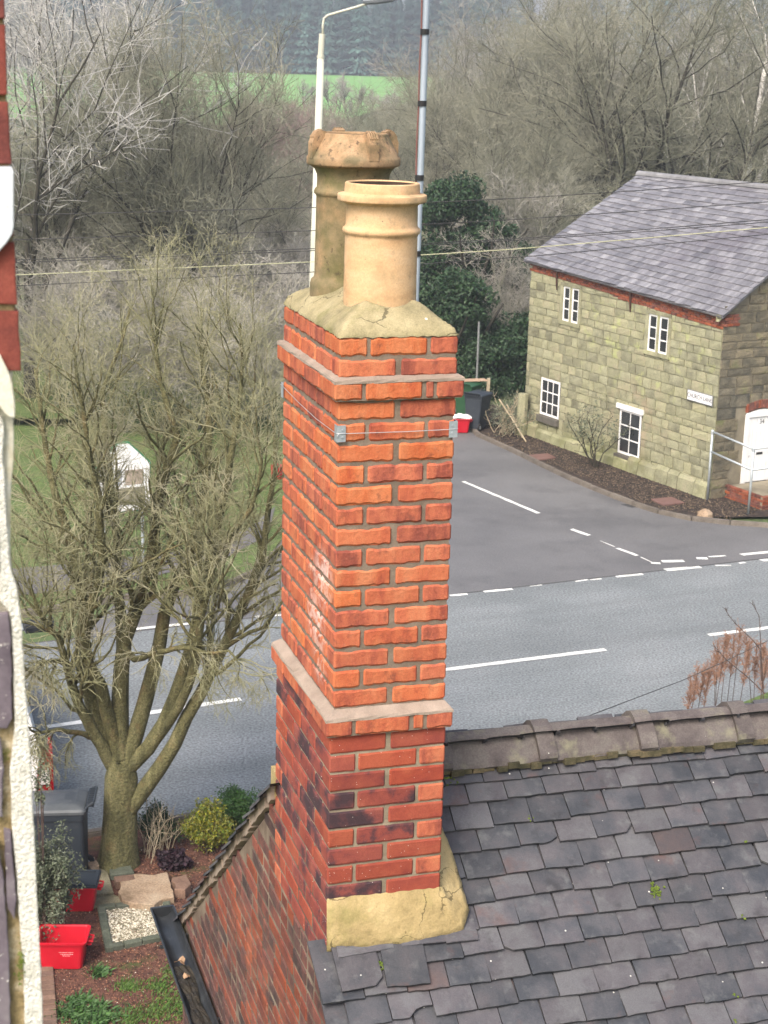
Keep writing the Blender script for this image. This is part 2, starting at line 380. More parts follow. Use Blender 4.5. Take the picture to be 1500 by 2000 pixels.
# sloping mortar fillets on the two projecting bands
def fillet(name, x0, x1, y0, y1, zt, xi0, xi1, yi0, yi1, h, mt, lip=.003):
    r = random.Random(8); N = 14; v = []; f = []
    def rect(a, b, c, d):
        return [(a+(b-a)*i/N, c) for i in range(N)]+[(b, c+(d-c)*i/N) for i in range(N)]+[(b-(b-a)*i/N, d) for i in range(N)]+[(a, d-(d-c)*i/N) for i in range(N)]
    R = [(rect(x0, x1, y0, y1), zt-.006), (rect(x0, x1, y0, y1), zt+.002), (rect(x0+.004, x1-.004, y0+.004, y1-.004), zt+.008),
         (rect(xi0, xi1, yi0, yi1), zt+h), (rect(xi0+.02, xi1-.02, yi0+.02, yi1-.02), zt+h+.002)]
    n = 4*N
    for k, (pts, z) in enumerate(R):
        for x, y in pts:
            j = .0018; v.append((x+r.uniform(-j, j), y+r.uniform(-j, j), z+r.uniform(-j, j)))
    for k in range(4):
        for i in range(n): f.append((k*n+i, k*n+(i+1) % n, (k+1)*n+(i+1) % n, (k+1)*n+i))
    return MB().add(v, f).obj(name, mt, chimney)
fillet('mortar_ledge', -PR, W+PR, -PR, D+PR, Z0-.1590, .003, W-.003, .003, D-.003, .016, M['fillet'])
fillet('mortar_ledge', -PR-.014, W+PR, -PR-.014, D+PR, Z0-1.4250, .003, W-.003, .003, D-.003, .030, M['fillet'])
# flaunching: a hipped hood of mortar round the feet of the pots
P1 = (.213, .232); P2 = (.205, .585)
def flaunch():
    r = random.Random(4); NX, NY = 34, 58; v = []; f = []
    def hgt(x, y):
        d = min(x, W-x, y, D-y); rise = .006+.098*min(1, max(0, d)/.135)**.72
        if y > D-.16: rise *= 1.0
        t = min(math.hypot(x-P1[0], y-P1[1]), math.hypot(x-P2[0], y-P2[1]))
        return rise+(.008*math.exp(-((t-.15)/.03)**2))
    for j in range(NY+1):
        for i in range(NX+1):
            x = W*i/NX; y = D*j/NY
            edge = i in (0, NX) or j in (0, NY)
            zz = hgt(x, y)+.004*math.sin(9*x+17*y)+.003*math.sin(31*x-23*y)
            if edge: zz = .003+.004*math.sin(40*x+33*y)*.6
            v.append((x+(r.uniform(-.003, .002) if i in (0, NX) else 0), y+(r.uniform(-.003, .003) if j in (0, NY) else 0), Z0+zz+r.uniform(-.0012, .0012)))
    for j in range(NY):
        for i in range(NX): a = j*(NX+1)+i; f.append((a, a+1, a+NX+2, a+NX+1))
    # underside skirt
    n0 = len(v)
    ring = [i for i in range(NX+1)]+[j*(NX+1)+NX for j in range(1, NY+1)]+[NY*(NX+1)+i for i in range(NX-1, -1, -1)]+[j*(NX+1) for j in range(NY-1, 0, -1)]
    for q in ring: x, y, z = v[q]; v.append((x, y, Z0-.006+r.uniform(-.003, .003)))
    n = len(ring)
    for i in range(n): f.append((ring[i], ring[(i+1) % n], n0+(i+1) % n, n0+i))
    return MB().add(v, f).obj('flaunching', M['flaunch'], chimney, smooth=True)
flaunch()
# yellow mortar flashing where the stack meets the tiles
SB = .90                     # tan of the near roof slope
def roofz(y): return Z0-2.33+SB*y
def flashing():
    r = random.Random(6)
    # path at the brick face (upper line) and on the tiles (lower line): along the front, then up the right-hand side
    path = []
    for i in range(25):
        t = i/24; path.append(((-.016+t*(W+.03), -.014), (-.016+t*(W+.105), -.040-.018*math.sin(t*3)), .185-.01*t, 0, .009))
    for i in range(1, 31):
        t = i/30; y = -.014+t*.56
        path.append(((W+.006, y), (W+.024+.088*(1-t*.72)+.006*math.sin(9*t), -.040+t*.66), .185-.01-.07*t, 1, .009))
    v = []; f = []; n = len(path); K = 9
    for i, (a, b, hh, side, _) in enumerate(path):
        za = roofz(a[1])+hh*(.8 if side else 1); zb = roofz(b[1])+(.052+.028*(i-25)/30 if side else .022)
        if side: za = roofz(a[1])+.20-.05*i/31+.01*math.sin(i*.7)
        for k in range(K):
            u = k/(K-1); bulge = math.sin(PI*u)*(.022 if not side else .012)+.020*(u**2.5)
            x = a[0]+(b[0]-a[0])*(u**1.5); y = a[1]+(b[1]-a[1])*(u**1.5); z = za+(zb-za)*u+bulge*.5
            if not side: y -= bulge*.9
            else: x += bulge*.7
            v.append((x+r.uniform(-.002, .002), y+r.uniform(-.002, .002), z+r.uniform(-.002, .002)+.004*math.sin(i*.8)*(u > .8)))
        v.append((b[0], b[1]+(.01 if not side else 0), zb-.03))
    K += 1
    for i in range(n-1):
        for k in range(K-1): f.append((i*K+k, (i+1)*K+k, (i+1)*K+k+1, i*K+k+1))
    # left end cap
    f.append(tuple(k for k in range(K)))
    return MB().add(v, f).obj('mortar_flashing', M['flash'], chimney, smooth=True)
flashing()
# small strip of the same mortar on the far side
mb = MB()
for i in range(8):
    y = D+.012; mb.cbox((-.016+i*.06+.03, y+.03, Z0-2.06-.02*((i*7) % 3)), (.032, .035, .06))
mb.obj('mortar_flashing', M['flash'], chimney)
# corner plates with the aerial lashing wire
zp = Z0-.2295-hc*1.5
def corner_plate(x, y, sx, sy):
    mb = MB(); t = .0025; hh = .030; l = .030
    mb.box(x if sx > 0 else x-l, x+l if sx > 0 else x, y-t*sy-.0006*sy if sy > 0 else y, y-.0006*sy if sy > 0 else y+t, zp-hh, zp+hh)
    mb.box(x-t if sx > 0 else x, x if sx > 0 else x+t, y-t if sy > 0 else y-l, y+l if sy > 0 else y+t, zp-hh, zp+hh)
    o = mb.obj('corner_plate', M['lead'], chimney)
    for dz in (-.013, .013):
        b = MB(); cx = x+sx*.018
        b.tube([(cx, y-t-.0006, zp+dz), (cx, y-t-.0030, zp+dz)], [.0042, .0036], 10)
        b.obj('rivet', M['lead'], o)
    return o
corner_plate(-.004, -.004, 1, 1); corner_plate(W+.004, -.004, -1, 1); corner_plate(-.004, D+.004, 1, -1)
mb = MB(); zw = zp+.001
mb.tube([(-.0085, D+.008, zw+.02), (-.0085, D*.66, zw+.004), (-.0085, D*.33, zw-.004), (-.0085, .004, zw), (-.0075, -.0065, zw), (.004, -.0085, zw), (.12, -.0085, zw-.001), (.25, -.0085, zw-.002), (W, -.0085, zw), (W+.0075, -.0065, zw), (W+.0085, .01, zw), (W+.0085, D, zw)], .0014, 6)
mb.tube([(0, -.0085, zw), (-.006, -.012, zw-.008), (-.0085, -.009, zw-.014)], .0011, 5)
mb.obj('lashing_wire', M['wire'], chimney)

# ------------------------------------------------------------------ chimney pots
def chpos(x, y, z): q = chw(x, y, z); return (q[0], q[1], q[2])
pot1 = empty('chimney_pot', chpos(P1[0], P1[1], .06), YAW, 'plain buff clay chimney pot in front with a flat collar and thin rim', 'chimney pot')
def ringpf(pf): return [(r, z) for r, z in pf]
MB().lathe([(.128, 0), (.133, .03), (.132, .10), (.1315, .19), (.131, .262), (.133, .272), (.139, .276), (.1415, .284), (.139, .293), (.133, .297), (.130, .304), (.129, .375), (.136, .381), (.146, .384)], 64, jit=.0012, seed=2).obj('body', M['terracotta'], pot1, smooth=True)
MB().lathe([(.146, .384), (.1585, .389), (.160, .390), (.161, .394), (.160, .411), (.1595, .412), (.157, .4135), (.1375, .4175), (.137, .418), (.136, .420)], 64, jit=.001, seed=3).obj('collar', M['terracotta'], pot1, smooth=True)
MB().lathe([(.136, .420), (.1355, .424), (.134, .449), (.1335, .451), (.131, .4535), (.123, .454), (.120, .453), (.119, .449)], 64, jit=.0015, seed=4).obj('rim', M['terracotta'], pot1, smooth=True)
MB().lathe([(.119, .449), (.116, .40), (.115, .05), (.02, .04)], 40).obj('flue', M['soot'], pot1, smooth=True)
pot2 = empty('chimney_pot', chpos(P2[0], P2[1], .06), YAW, 'taller mossy clay chimney pot behind, with a tapered cap and four crocket fins', 'chimney pot')
MB().lathe([(.158, 0), (.158, .045), (.153, .062), (.143, .070), (.141, .09), (.139, .25), (.138, .375), (.141, .38), (.147, .386), (.147, .395), (.142, .404), (.137, .408), (.136, .43), (.137, .455), (.146, .475), (.158, .486)], 56, jit=.0015, seed=5).obj('body', M['terracotta_old'], pot2, smooth=True)
cap = MB().lathe([(.158, .486), (.173, .492), (.1755, .494), (.177, .498), (.177, .517), (.1755, .520), (.173, .5235), (.170, .528), (.131, .597), (.1295, .600), (.129, .606), (.127, .609), (.121, .609), (.118, .605), (.117, .600)], 56, jit=.0018, seed=6).obj('cap', M['terracotta_cap'], pot2, smooth=True)
MB().lathe([(.117, .600), (.116, .5), (.115, .05), (.02, .04)], 40).obj('flue', M['soot'], pot2, smooth=True)
for k in range(4):
    a = PI/2*k-PI/2+.16; mb = MB(); Mx = Matrix.Rotation(a, 4, 'Z'); hw = .019
    prof = [(.170, .512), (.178, .516), (.178, .574), (.170, .594), (.156, .610), (.138, .620), (.120, .613), (.122, .595), (.150, .548)]
    mb.prism([Mx @ Vector((x, -hw, z)) for x, z in prof], Mx.to_3x3() @ Vector((0, 2*hw, 0)))
    fin = mb.obj('crocket_fin', M['terracotta_cap'], pot2)
    g = MB()
    for q in range(4):
        y = -.014+q*.0093; g.prism([Mx @ Vector((x, y-.0028, z)) for x, z in ((.156, .610), (.140, .619), (.1405, .6235), (.1585, .615), (.1735, .596), (.1715, .590))], Mx.to_3x3() @ Vector((0, .0056, 0)))
    g.obj('ribbing', M['terracotta_cap'], fin)

# ------------------------------------------------------------------ the house below the stack
house = empty('brick_house', (CH[0], CH[1], 0), YAW, 'brick house with purple grey tiled roof and weathered gable below the stack', 'house')
HZ = CH[2]
VA, ZA = .55, HZ-1.835          # apex of the gable
FS = (ZA-(HZ-3.90))/(3.10-VA)   # tan of the far slope
V0, V1, XF = -3.2, 3.10, -.014
def rake(v):                    # underside of the tiles over the gable
    return ZA-FS*(v-VA)-.03 if v > VA else HZ-2.33+SB*v-.03
# gable wall body
mb = MB(); yy = [V0, VA, V1]
pr = [(XF+.004, V0, 0), (XF+.004, V1, 0), (XF+.004, V1, rake(V1)-.03), (XF+.004, VA, rake(VA)-.05), (XF+.004, V0, rake(V0)-.03)]
M['mortar_gable'] = mat('dirty_gable_mortar', [(.07, .05, .038), (.14, .105, .078), (.25, .205, .15)], 5, .95, .6, 90, world=True)
wallo = mb.prism(pr, (.22, 0, 0)).obj('gable_wall', M['mortar_gable'], house)
rg = random.Random(12); cand = []
for i in range(int((HZ-1.8)/hl)):
    z = HZ-1.494-hl*13-hl*(i-12)-hl
    if z < .05: continue
    typ = i % 4 == 0
    p = V0+(.0 if i % 2 else -.1125)-rg.uniform(0, .02)
    while p < V1:
        l = .1025 if (typ or rg.random() < .12) else .215
        a, b = max(p, V0), min(p+l, V1)
        top = min(rake(a), rake(b))
        if b-a > .05 and z+hl*.55 < top and not (a > -.02 and b < D+.03 and z > HZ-2.49):
            cand.append((a, b, z, min(hl, top-z+.01)))
        p += l+.01
def gscore(c):
    v = (c[0]+c[1])/2; z = c[2]-HZ
    lim = -2.45-.61*(v+.42) if v < 1.45 else -3.59-.13*(v-1.45)
    return z > lim-.12
vis = [c for c in cand if gscore(c)]; vis.sort(key=lambda c: -c[2]); 
vset = vis[:298]; rest = vis[298:]+[c for c in cand if not gscore(c)]
st = Stuff()
for grp, lst in ((1, vset), (0, rest)):
    for a, b, z, hh in lst:
        l = round((b-a)*50)/50; me = rg.choice(get_brick(min(l, .22), .1, hl, 'brick_gable', 5, rag=.003, inset=.005, step=.05))
        x = XF+.05+rg.uniform(-.003, .003)
        rot = (0, 0, PI/2+(PI if rg.random() < .5 else 0)+rg.uniform(-.01, .01))
        sc = ((b-a-.003)/min(l, .22), 1, (min(hh, hl)-.009)/hl)
        if grp: link('brick', me, wallo, (x, (a+b)/2, z+.0045), rot, sc)
        else: st.add(me, Matrix.Translation((x, (a+b)/2, z+.0045)) @ Matrix.Rotation(rot[2], 4, 'Z') @ Matrix.Diagonal((*sc, 1)))
st.obj('brickwork', M['brick_gable'], wallo)
# other walls, plain (out of sight behind and below)
MB().box(.21, 6.0, V0, V0+.22, 0, rake(V0)-.12).box(.21, 6.0, V1-.24, V1-.02, 0, rake(V1)-.12).obj('wall', M['brick_gable'], house)
# roof deck
roof = MB().prism([(.0, V0-.1, HZ-2.33+SB*(V0-.1)-.10), (.0, VA, ZA-.06), (.0, V1+.05, ZA-FS*(V1+.05-VA)-.08), (.0, V1+.05, ZA-FS*(V1+.05-VA)-.12), (.0, VA, ZA-.14), (.0, V0-.1, HZ-2.33+SB*(V0-.1)-.16)], (6.2, 0, 0)).obj('roof', M['debris'], house)
# tiles
def tile_mesh(seed, mt, w=.1635, l=.265, t=.0125, clip=0):
    r = random.Random(seed); nx = 5
    tl = [r.uniform(-.0022, .0022) for _ in range(nx+1)]
    xs = [-w/2+w*i/nx for i in range(nx+1)]
    cam_ = r.uniform(.001, .0035); V = []; F = []
    def dy(i):
        if clip == 1 and i == nx: return .022+r.uniform(0, .012)
        if clip == 1 and i == nx-1: return .004
        if clip == 2 and i == 0: return .020+r.uniform(0, .01)
        if clip == 3 and i >= nx-1: return .038
        if clip == 3 and i == nx-2: return .026
        return 0
    D_ = [dy(i) for i in range(nx+1)]
    for lev in range(2):
        for yi, y in enumerate((0, .006, l*.5, l)):
            for i, x in enumerate(xs):
                yy_ = y+(tl[i]+D_[i] if yi < 2 else 0)
                z = cam_*math.cos(PI*(x/w))-(0.0 if lev == 0 else t)-(.0018 if (yi == 0 and lev == 0) else 0)-(cam_*1.2*(y/l))
                V.append((x+(r.uniform(-.001, .001) if i in (0, nx) else 0), yy_, z))
    n = nx+1
    for j in range(3):
        for i in range(nx):
            a = j*n+i; F.append((a, a+1, a+n+1, a+n))
    o = 4*n
    for i in range(nx): F.append((i, i+o, i+1+o, i+1))
    for j in range(3):
        F.append((j*n, (j+1)*n, (j+1)*n+o, j*n+o)); F.append((j*n+nx, j*n+nx+o, (j+1)*n+nx+o, (j+1)*n+nx))
    me = bpy.data.meshes.new('tile'); me.from_pydata(V, [], F); me.materials.append(mt); return me
TL = [tile_mesh(i, M['tile']) for i in range(7)]; TC = [tile_mesh(20+i, M['tile'], clip=1+i % 3) for i in range(4)]; TR = [tile_mesh(40+i, M['tile_red']) for i in range(3)]
beta = math.atan(SB); cb, sb = math.cos(beta), math.sin(beta); G = .1035
rt = random.Random(21); cands = []
s_top = .672
for row in range(0, 46):
    s = s_top-G*(row+1)-(.012 if row == 0 else 0)   # tail of this row (distance up the slope from y=0)
    off = (row % 2)*.084+rt.uniform(-.006, .006)
    x = -.075+off
    dro = rt.uniform(-.003, .003)
    while x < 5.9:
        wj = .1685+rt.uniform(-.001, .002)
        cands.append((row, x+wj/2, s+rt.uniform(-.006, .006)+dro)); x += wj
ts = Stuff(); nind = 0
for row, x, s in cands:
    y = s*cb; zt = HZ-2.33+s*sb
    yt = (s+.1)*cb
    if -.12 < x < W+.09 and y > -.06 and y < D: 
        if x < W+.055: continue
    if x < .075 and (row % 2) == 0 and x < .0: continue
    q = rt.random()
    me = rt.choice(TC) if q < .06 else (rt.choice(TR) if q < .085 else rt.choice(TL))
    tilt = -.165+rt.uniform(-.03, .02)      # tails ride up on the row below
    rot = Matrix.Rotation(beta+tilt, 4, 'X') @ Matrix.Rotation(rt.uniform(-.035, .035), 4, 'Z') @ Matrix.Rotation(rt.uniform(-.025, .025), 4, 'Y')
    Mx = Matrix.Translation((x, y-.024*sb, zt+.032*cb)) @ rot
    if row < 15 and x < 2.9 and nind < 270:
        o = link('tile', me, roof); o.matrix_local = Mx; nind += 1
    else: ts.add(me, Mx)
ts.obj('tile_field', M['tile'], roof)
# two larger slipped tiles and the cut course tight under the mortar flashing
for (x, s, w_, cl, dz, ln) in ((.085, -.245, 1.02, 1, .020, 1), (.262, -.262, 1.04, 0, .026, 1)):
    me = TC[0] if cl else TL[2]
    o = link('tile', me, roof); o.matrix_local = Matrix.Translation((x, s*cb-.02*sb, HZ-2.33+s*sb+.024+dz)) @ Matrix.Rotation(beta-.085, 4, 'X') @ Matrix.Rotation(.03 if cl else -.05, 4, 'Z') @ Matrix.Diagonal((w_, .95, 1, 1))
for (x, s, w_, k) in ((.125, -.105, 1.35, 3), (.36, -.100, 1.10, 4), (.515, -.110, .8, 1)):
    o = link('tile', (TL[k]), roof); o.matrix_local = Matrix.Translation((x, s*cb-.02*sb, HZ-2.33+s*sb+.036)) @ Matrix.Rotation(beta-.10, 4, 'X') @ Matrix.Rotation(rt.uniform(-.04, .04), 4, 'Z') @ Matrix.Diagonal((w_, .42, 1, 1))
# far slope: tiles in one piece, the verge tiles one by one
fb = math.atan(FS); fc, fs_ = math.cos(fb), math.sin(fb)
fstuff = Stuff(); slen = (V1+.06-VA)/fc
for row in range(int(slen/.1)+1):
    d = slen-row*.1
    if d < .1: break
    y = VA+d*fc; z = ZA-d*fs_+.02
    for c in range(36):
        x = -.045+c*.168+(row % 2)*.05
        rot = Matrix.Rotation(PI, 4, 'Z') @ Matrix.Rotation(fb-.08, 4, 'X')
        Mx = Matrix.Translation((x+.07, y, z+rt.uniform(-.004, .004))) @ rot @ Matrix.Rotation(rt.uniform(-.04, .04), 4, 'Z')
        if c == 0:
            if y < D+.02: continue
            me = rt.choice(TR if row in (9, 10, 11) else TL)
            o = link('verge_tile', me, roof); o.matrix_local = Mx
        else: fstuff.add(rt.choice(TL), Mx)
fstuff.obj('tile_field', M['tile'], roof)
# mortar under the verges
mb = MB(); rr = random.Random(2)
n = 40
for i in range(n):
    v_ = D+.01+(V1-D-.0)*i/n; v2 = v_+(V1-D)/n
    for (a, dz) in ((0, 0),):
        z1, z2 = ZA-FS*(v_-VA)+.012, ZA-FS*(v2-VA)+.012; k = rr.uniform(.045, .075)
        x0 = -.030-rr.uniform(0, .008)
        mb.add([(x0, v_, z1), (x0, v2, z2), (x0+.004, v2, z2-k), (x0+.004, v_, z1-k), (.05, v_, z1), (.05, v2, z2), (.05, v2, z2-k), (.05, v_, z1-k)],
               [(0, 1, 2, 3), (4, 7, 6, 5), (0, 4, 5, 1), (3, 2, 6, 7), (0, 3, 7, 4), (1, 5, 6, 2)])
mb.obj('verge_mortar', M['fillet'], roof); mb = MB()
for i in range(26):
    v_ = -.05-2.9*i/26; v2 = v_-2.9/26
    z1, z2 = HZ-2.33+SB*v_-.022, HZ-2.33+SB*v2-.022; k = .03
    x0 = -.022-rr.uniform(0, .006)
    mb.add([(x0, v_, z1), (x0, v2, z2), (x0+.004, v2, z2-k), (x0+.004, v_, z1-k), (.05, v_, z1), (.05, v2, z2), (.05, v2, z2-k), (.05, v_, z1-k)],
           [(0, 1, 2, 3), (4, 7, 6, 5), (0, 4, 5, 1), (3, 2, 6, 7), (0, 3, 7, 4), (1, 5, 6, 2)])
mb.obj('verge_mortar', M['fillet'], roof)
# ridge
def ridge_tile(seed):
    r = random.Random(seed); L_ = .455; NX = 10; V = []; F = []
    prof = [(-.118, -.100), (-.112, -.080), (-.075, -.030), (-.035, .008), (0, .022), (.035, .008), (.075, -.030), (.118, -.092)]
    prof2 = [(a*.86, b-.018) for a, b in prof]
    for lev, P in enumerate((prof, prof2)):
        for i in range(NX+1):
            x = L_*i/NX
            for (y, z) in P: V.append((x, y+r.uniform(-.0015, .0015), z+r.uniform(-.0015, .0015)))
    m_ = len(prof); o = (NX+1)*m_
    for i in range(NX):
        for k in range(m_-1):
            F.append((i*m_+k, (i+1)*m_+k, (i+1)*m_+k+1, i*m_+k+1)); F.append((o+i*m_+k, o+i*m_+k+1, o+(i+1)*m_+k+1, o+(i+1)*m_+k))
        F.append((i*m_, o+i*m_, o+(i+1)*m_, (i+1)*m_)); k = m_-1; F.append((i*m_+k, (i+1)*m_+k, o+(i+1)*m_+k, o+i*m_+k))
    for i in (0, NX):
        for k in range(m_-1): F.append((i*m_+k, i*m_+k+1, o+i*m_+k+1, o+i*m_+k))
    me = MB().add(V, F).mesh('ridge_tile', M['ridge'])
    # raised roll that covers the joint
    V = []; F = []
    for x in (-.012, .066):
        for (y, z) in [(a*1.13, b+.021) for a, b in prof]: V.append((x, y, z))
    for x in (-.012, .066):
        for (y, z) in prof: V.append((x, y, z-.004))
    for k in range(m_-1):
        F.append((k, m_+k, m_+k+1, k+1)); F.append((k, k+1, 2*m_+k+1, 2*m_+k)); F.append((m_+k, 3*m_+k, 3*m_+k+1, m_+k+1))
    for k in (0, m_-1): F.append((k, 2*m_+k, 3*m_+k, m_+k))
    roll = MB().add(V, F).mesh('roll', M['ridge'])
    return me, roll
for i in range(12):
    me, roll = ridge_tile(i % 4)
    x = .44+i*.462-.335
    y_ = VA-.012+rt.uniform(-.004, .004)
    if i == 0:
        o = MB().prism([(0, a, b) for a, b in ((-.118, -.100), (-.075, -.030), (0, .022), (.075, -.030), (.118, -.092), (0, -.02))], (.115, 0, 0)).obj('ridge_tile', M['ridge'], roof, loc=(W+.006, y_, ZA+.045))
        continue
    o = link('ridge_tile', me, roof, (x, y_, ZA+.048+rt.uniform(-.004, .004)), (rt.uniform(-.02, .02), rt.uniform(-.006, .006), rt.uniform(-.008, .008)))
    link('roll', roll, o)
mb = MB(); rr = random.Random(9)
for i in range(110):
    x = W+.01+i*.05; 
    mb.cbox((x, VA-.118+rr.uniform(-.008, .003), ZA-.055+rr.uniform(-.008, .004)), (.020+rr.uniform(0, .012), .008+rr.uniform(0, .008), .010+rr.uniform(0, .004)), Matrix.Rotation(rr.uniform(-.01, .01), 4, 'Z'))
tag(mb.obj('ridge_bedding', M['moss_mortar'], roof), kind='stuff')
# moss tufts on the tiles
mo = MB(); rr = random.Random(77)
def tuft(mb, x, s, n, sz):
    for _ in range(n):
        px, ps = x+rr.gauss(0, sz), s+rr.gauss(0, sz*1.2); r = rr.uniform(.003, .007)
        y, z = ps*cb, HZ-2.33+ps*sb+.034
        mb.lathe([(r*.2, -r*.6), (r, 0), (r*.7, r*.8), (r*.1, r*1.1)], 6, (px, y, z))
for k in range(9): tuft(mo, .6+rr.random()*2.0, s_top-G*rr.randint(1, 13)-.01, 4, .006)
tuft(mo, 1.375, -.02, 45, .012); tuft(mo, .50, .52, 60, .03); tuft(mo, .62, .585, 40, .02); tuft(mo, 2.03, -.22, 60, .02); tuft(mo, .18, -.17, 18, .008)
tag(mo.obj('moss', M['moss'], roof), kind='stuff')

# ------------------------------------------------------------------ gutter on the gable
gutter = empty('gutter', (CH[0], CH[1], HZ-3.87), YAW, 'black half round gutter full of wet silt along the brick gable', 'gutter')
def halfpipe(r0, r1, y0, y1, n=14):
    V = []; F = []
    ys = [y0+(y1-y0)*i/12 for i in range(13)]
    for y in ys:
        for rr_ in (r0, r1):
            for k in range(n+1):
                a = PI+PI*k/n; V.append((rr_*math.cos(a), y, rr_*math.sin(a)))
    m_ = 2*(n+1)
    for i in range(12):
        for k in range(n):
            a = i*m_+k; F.append((a, a+1, a+m_+1, a+m_)); b = a+n+1; F.append((b, b+m_, b+m_+1, b+1))
        a = i*m_; F.append((a, a+m_, a+m_+n+1, a+n+1)); a += n; F.append((a, a+n+1, a+m_+n+1, a+m_))
    return MB().add(V, F)
gx = -.105
halfpipe(.066, .061, -2.6, 3.22).obj('channel', M['black_plastic'], gutter, loc=(gx, 0, 0), smooth=False)
mb = MB(); V = [(.068*math.cos(PI+PI*k/16), 3.235, .068*math.sin(PI+PI*k/16)) for k in range(17)]
mb.prism(V, (0, -.016, 0)).tube([(-.068, 3.22, 0), (-.068, -2.6, 0)], .0045, 6).tube([(.068, 3.22, 0), (.068, -2.6, 0)], .0045, 6)
mb.obj('end_cap', M['black_plastic'], gutter, loc=(gx, 0, 0))
halfpipe(.069, .066, 2.85, 3.0).obj('union', M['black_plastic'], gutter, loc=(gx, 0, .001))
# silt in the channel
V = []; F = []; rr = random.Random(31); n = 90; K = 7
for i in range(n):
    y = 2.6-4.9*i/n; wd = .040+.010*math.sin(i*.7)
    for k in range(K):
        u = -1+2*k/(K-1); V.append((gx+u*wd+rr.uniform(-.003, .003), y, -.044+.018*(1-u*u)*rr.uniform(.3, 1.2)+.010*u*u))
for i in range(n-1):
    for k in range(K-1): F.append((i*K+k, i*K+k+1, (i+1)*K+k+1, (i+1)*K+k))
MB().add(V, F).obj('silt', M['debris'], gutter)
for (y, a, s) in ((2.62, .3, .032), (1.72, 1.2, .04), (2.45, 2., .022), (1.62, .1, .03)):
    V = []; F = []
    for k in range(9):
        q = 2*PI*k/9; r = s*(1+.35*math.sin(3*q)+.2*math.sin(5*q+a)); V.append((gx+r*math.cos(q+a)*.8, y+r*math.sin(q+a), -.012+.012*math.sin(q*2+a)))
    V.append((gx, y, -.006)); F = [(k, (k+1) % 9, 9) for k in range(9)]
    o = MB().add(V, F).obj('fallen_leaf', M['dead_leaf'], gutter)
    o.modifiers.new('s', 'SOLIDIFY').thickness = .0015
dp = MB().tube([(gx-.02, 1.35, -.06), (gx-.02, 1.35, -.22), (gx+.03, 1.35, -.42), (gx+.03, 1.35, -5.5)], .036, 12)
dp.tube([(gx-.02, 1.35, -.10), (gx-.02, 1.35, -.16)], .044, 12).tube([(gx+.03, 1.35, -.50), (gx+.03, 1.35, -.58)], .043, 12)
dp.obj('downpipe', M['black_plastic'], gutter, smooth=False)
for y in (2.9, 2.0, 1.1, .2, -.7, -1.6):
    MB().box(gx-.069, -.016, y-.012, y+.012, -.078, -.068).box(-.026, -.016, y-.012, y+.012, -.078, -.01).obj('bracket', M['black_plastic'], gutter)

# ------------------------------------------------------------------ ground
M['earth'] = mat('winter_grassland', [(.05, .07, .028), (.085, .12, .045), (.13, .13, .07)], .12, .95, .4, 3, world=True, fine=.3, fscale=6, bdist=.1)
M['field'] = mat('bright_field_grass', [(.12, .27, .06), (.14, .31, .075), (.165, .33, .09)], .03, .95, .3, 2, world=True, fine=.06, fscale=1.2, stretch=(1, 4, 1), bdist=.1)
M['lawn'] = mat('park_grass', [(.055, .075, .022), (.085, .125, .035), (.12, .12, .055)], .8, .95, .6, 20, world=True, fine=.4, fscale=14, bdist=.05)
M['asphalt'] = mat('main_road_asphalt', [(.138, .152, .155), (.165, .180, .183), (.19, .203, .206)], .5, .8, .7, 160, world=True, fine=.45, fscale=24, bdist=.006, spec=.4)
def add_cracks(m, sc=5.0, w_=.006, dark=.45):
    nt = m.node_tree; b = nt.nodes['Principled BSDF']; L = nt.links.new; src = b.inputs['Base Color'].links[0].from_socket
    g = _n(nt, 'ShaderNodeNewGeometry'); n2 = _n(nt, 'ShaderNodeTexNoise'); n2.inputs['Scale'].default_value = 9; n2.inputs['Detail'].default_value = 6; L(g.outputs['Position'], n2.inputs['Vector'])
    mx = _n(nt, 'ShaderNodeMix', data_type='VECTOR'); mx.inputs[0].default_value = .12; L(g.outputs['Position'], mx.inputs[4]); L(n2.outputs['Color'], mx.inputs[5])
    vo = _n(nt, 'ShaderNodeTexVoronoi', feature='DISTANCE_TO_EDGE'); vo.inputs['Scale'].default_value = sc; L(mx.outputs[1], vo.inputs['Vector'])
    n3 = _n(nt, 'ShaderNodeTexNoise'); n3.inputs['Scale'].default_value = 3.5; L(g.outputs['Position'], n3.inputs['Vector'])
    m4 = _n(nt, 'ShaderNodeMapRange'); L(n3.outputs['Fac'], m4.inputs[0]); m4.inputs[1].default_value = .46; m4.inputs[2].default_value = .56; m4.inputs[3].default_value = 0; m4.inputs[4].default_value = w_*2
    lt_ = _n(nt, 'ShaderNodeMath', operation='LESS_THAN'); L(vo.outputs['Distance'], lt_.inputs[0]); L(m4.outputs[0], lt_.inputs[1])
    m2 = _n(nt, 'ShaderNodeMapRange'); L(lt_.outputs[0], m2.inputs[0]); m2.inputs[3].default_value = 1; m2.inputs[4].default_value = dark
    v_ = _n(nt, 'ShaderNodeVectorMath', operation='SCALE'); L(src, v_.inputs[0]); L(m2.outputs[0], v_.inputs['Scale']); L(v_.outputs[0], b.inputs['Base Color'])
add_cracks(M['flaunch'], 4.5); add_cracks(M['flash'], 5.5)
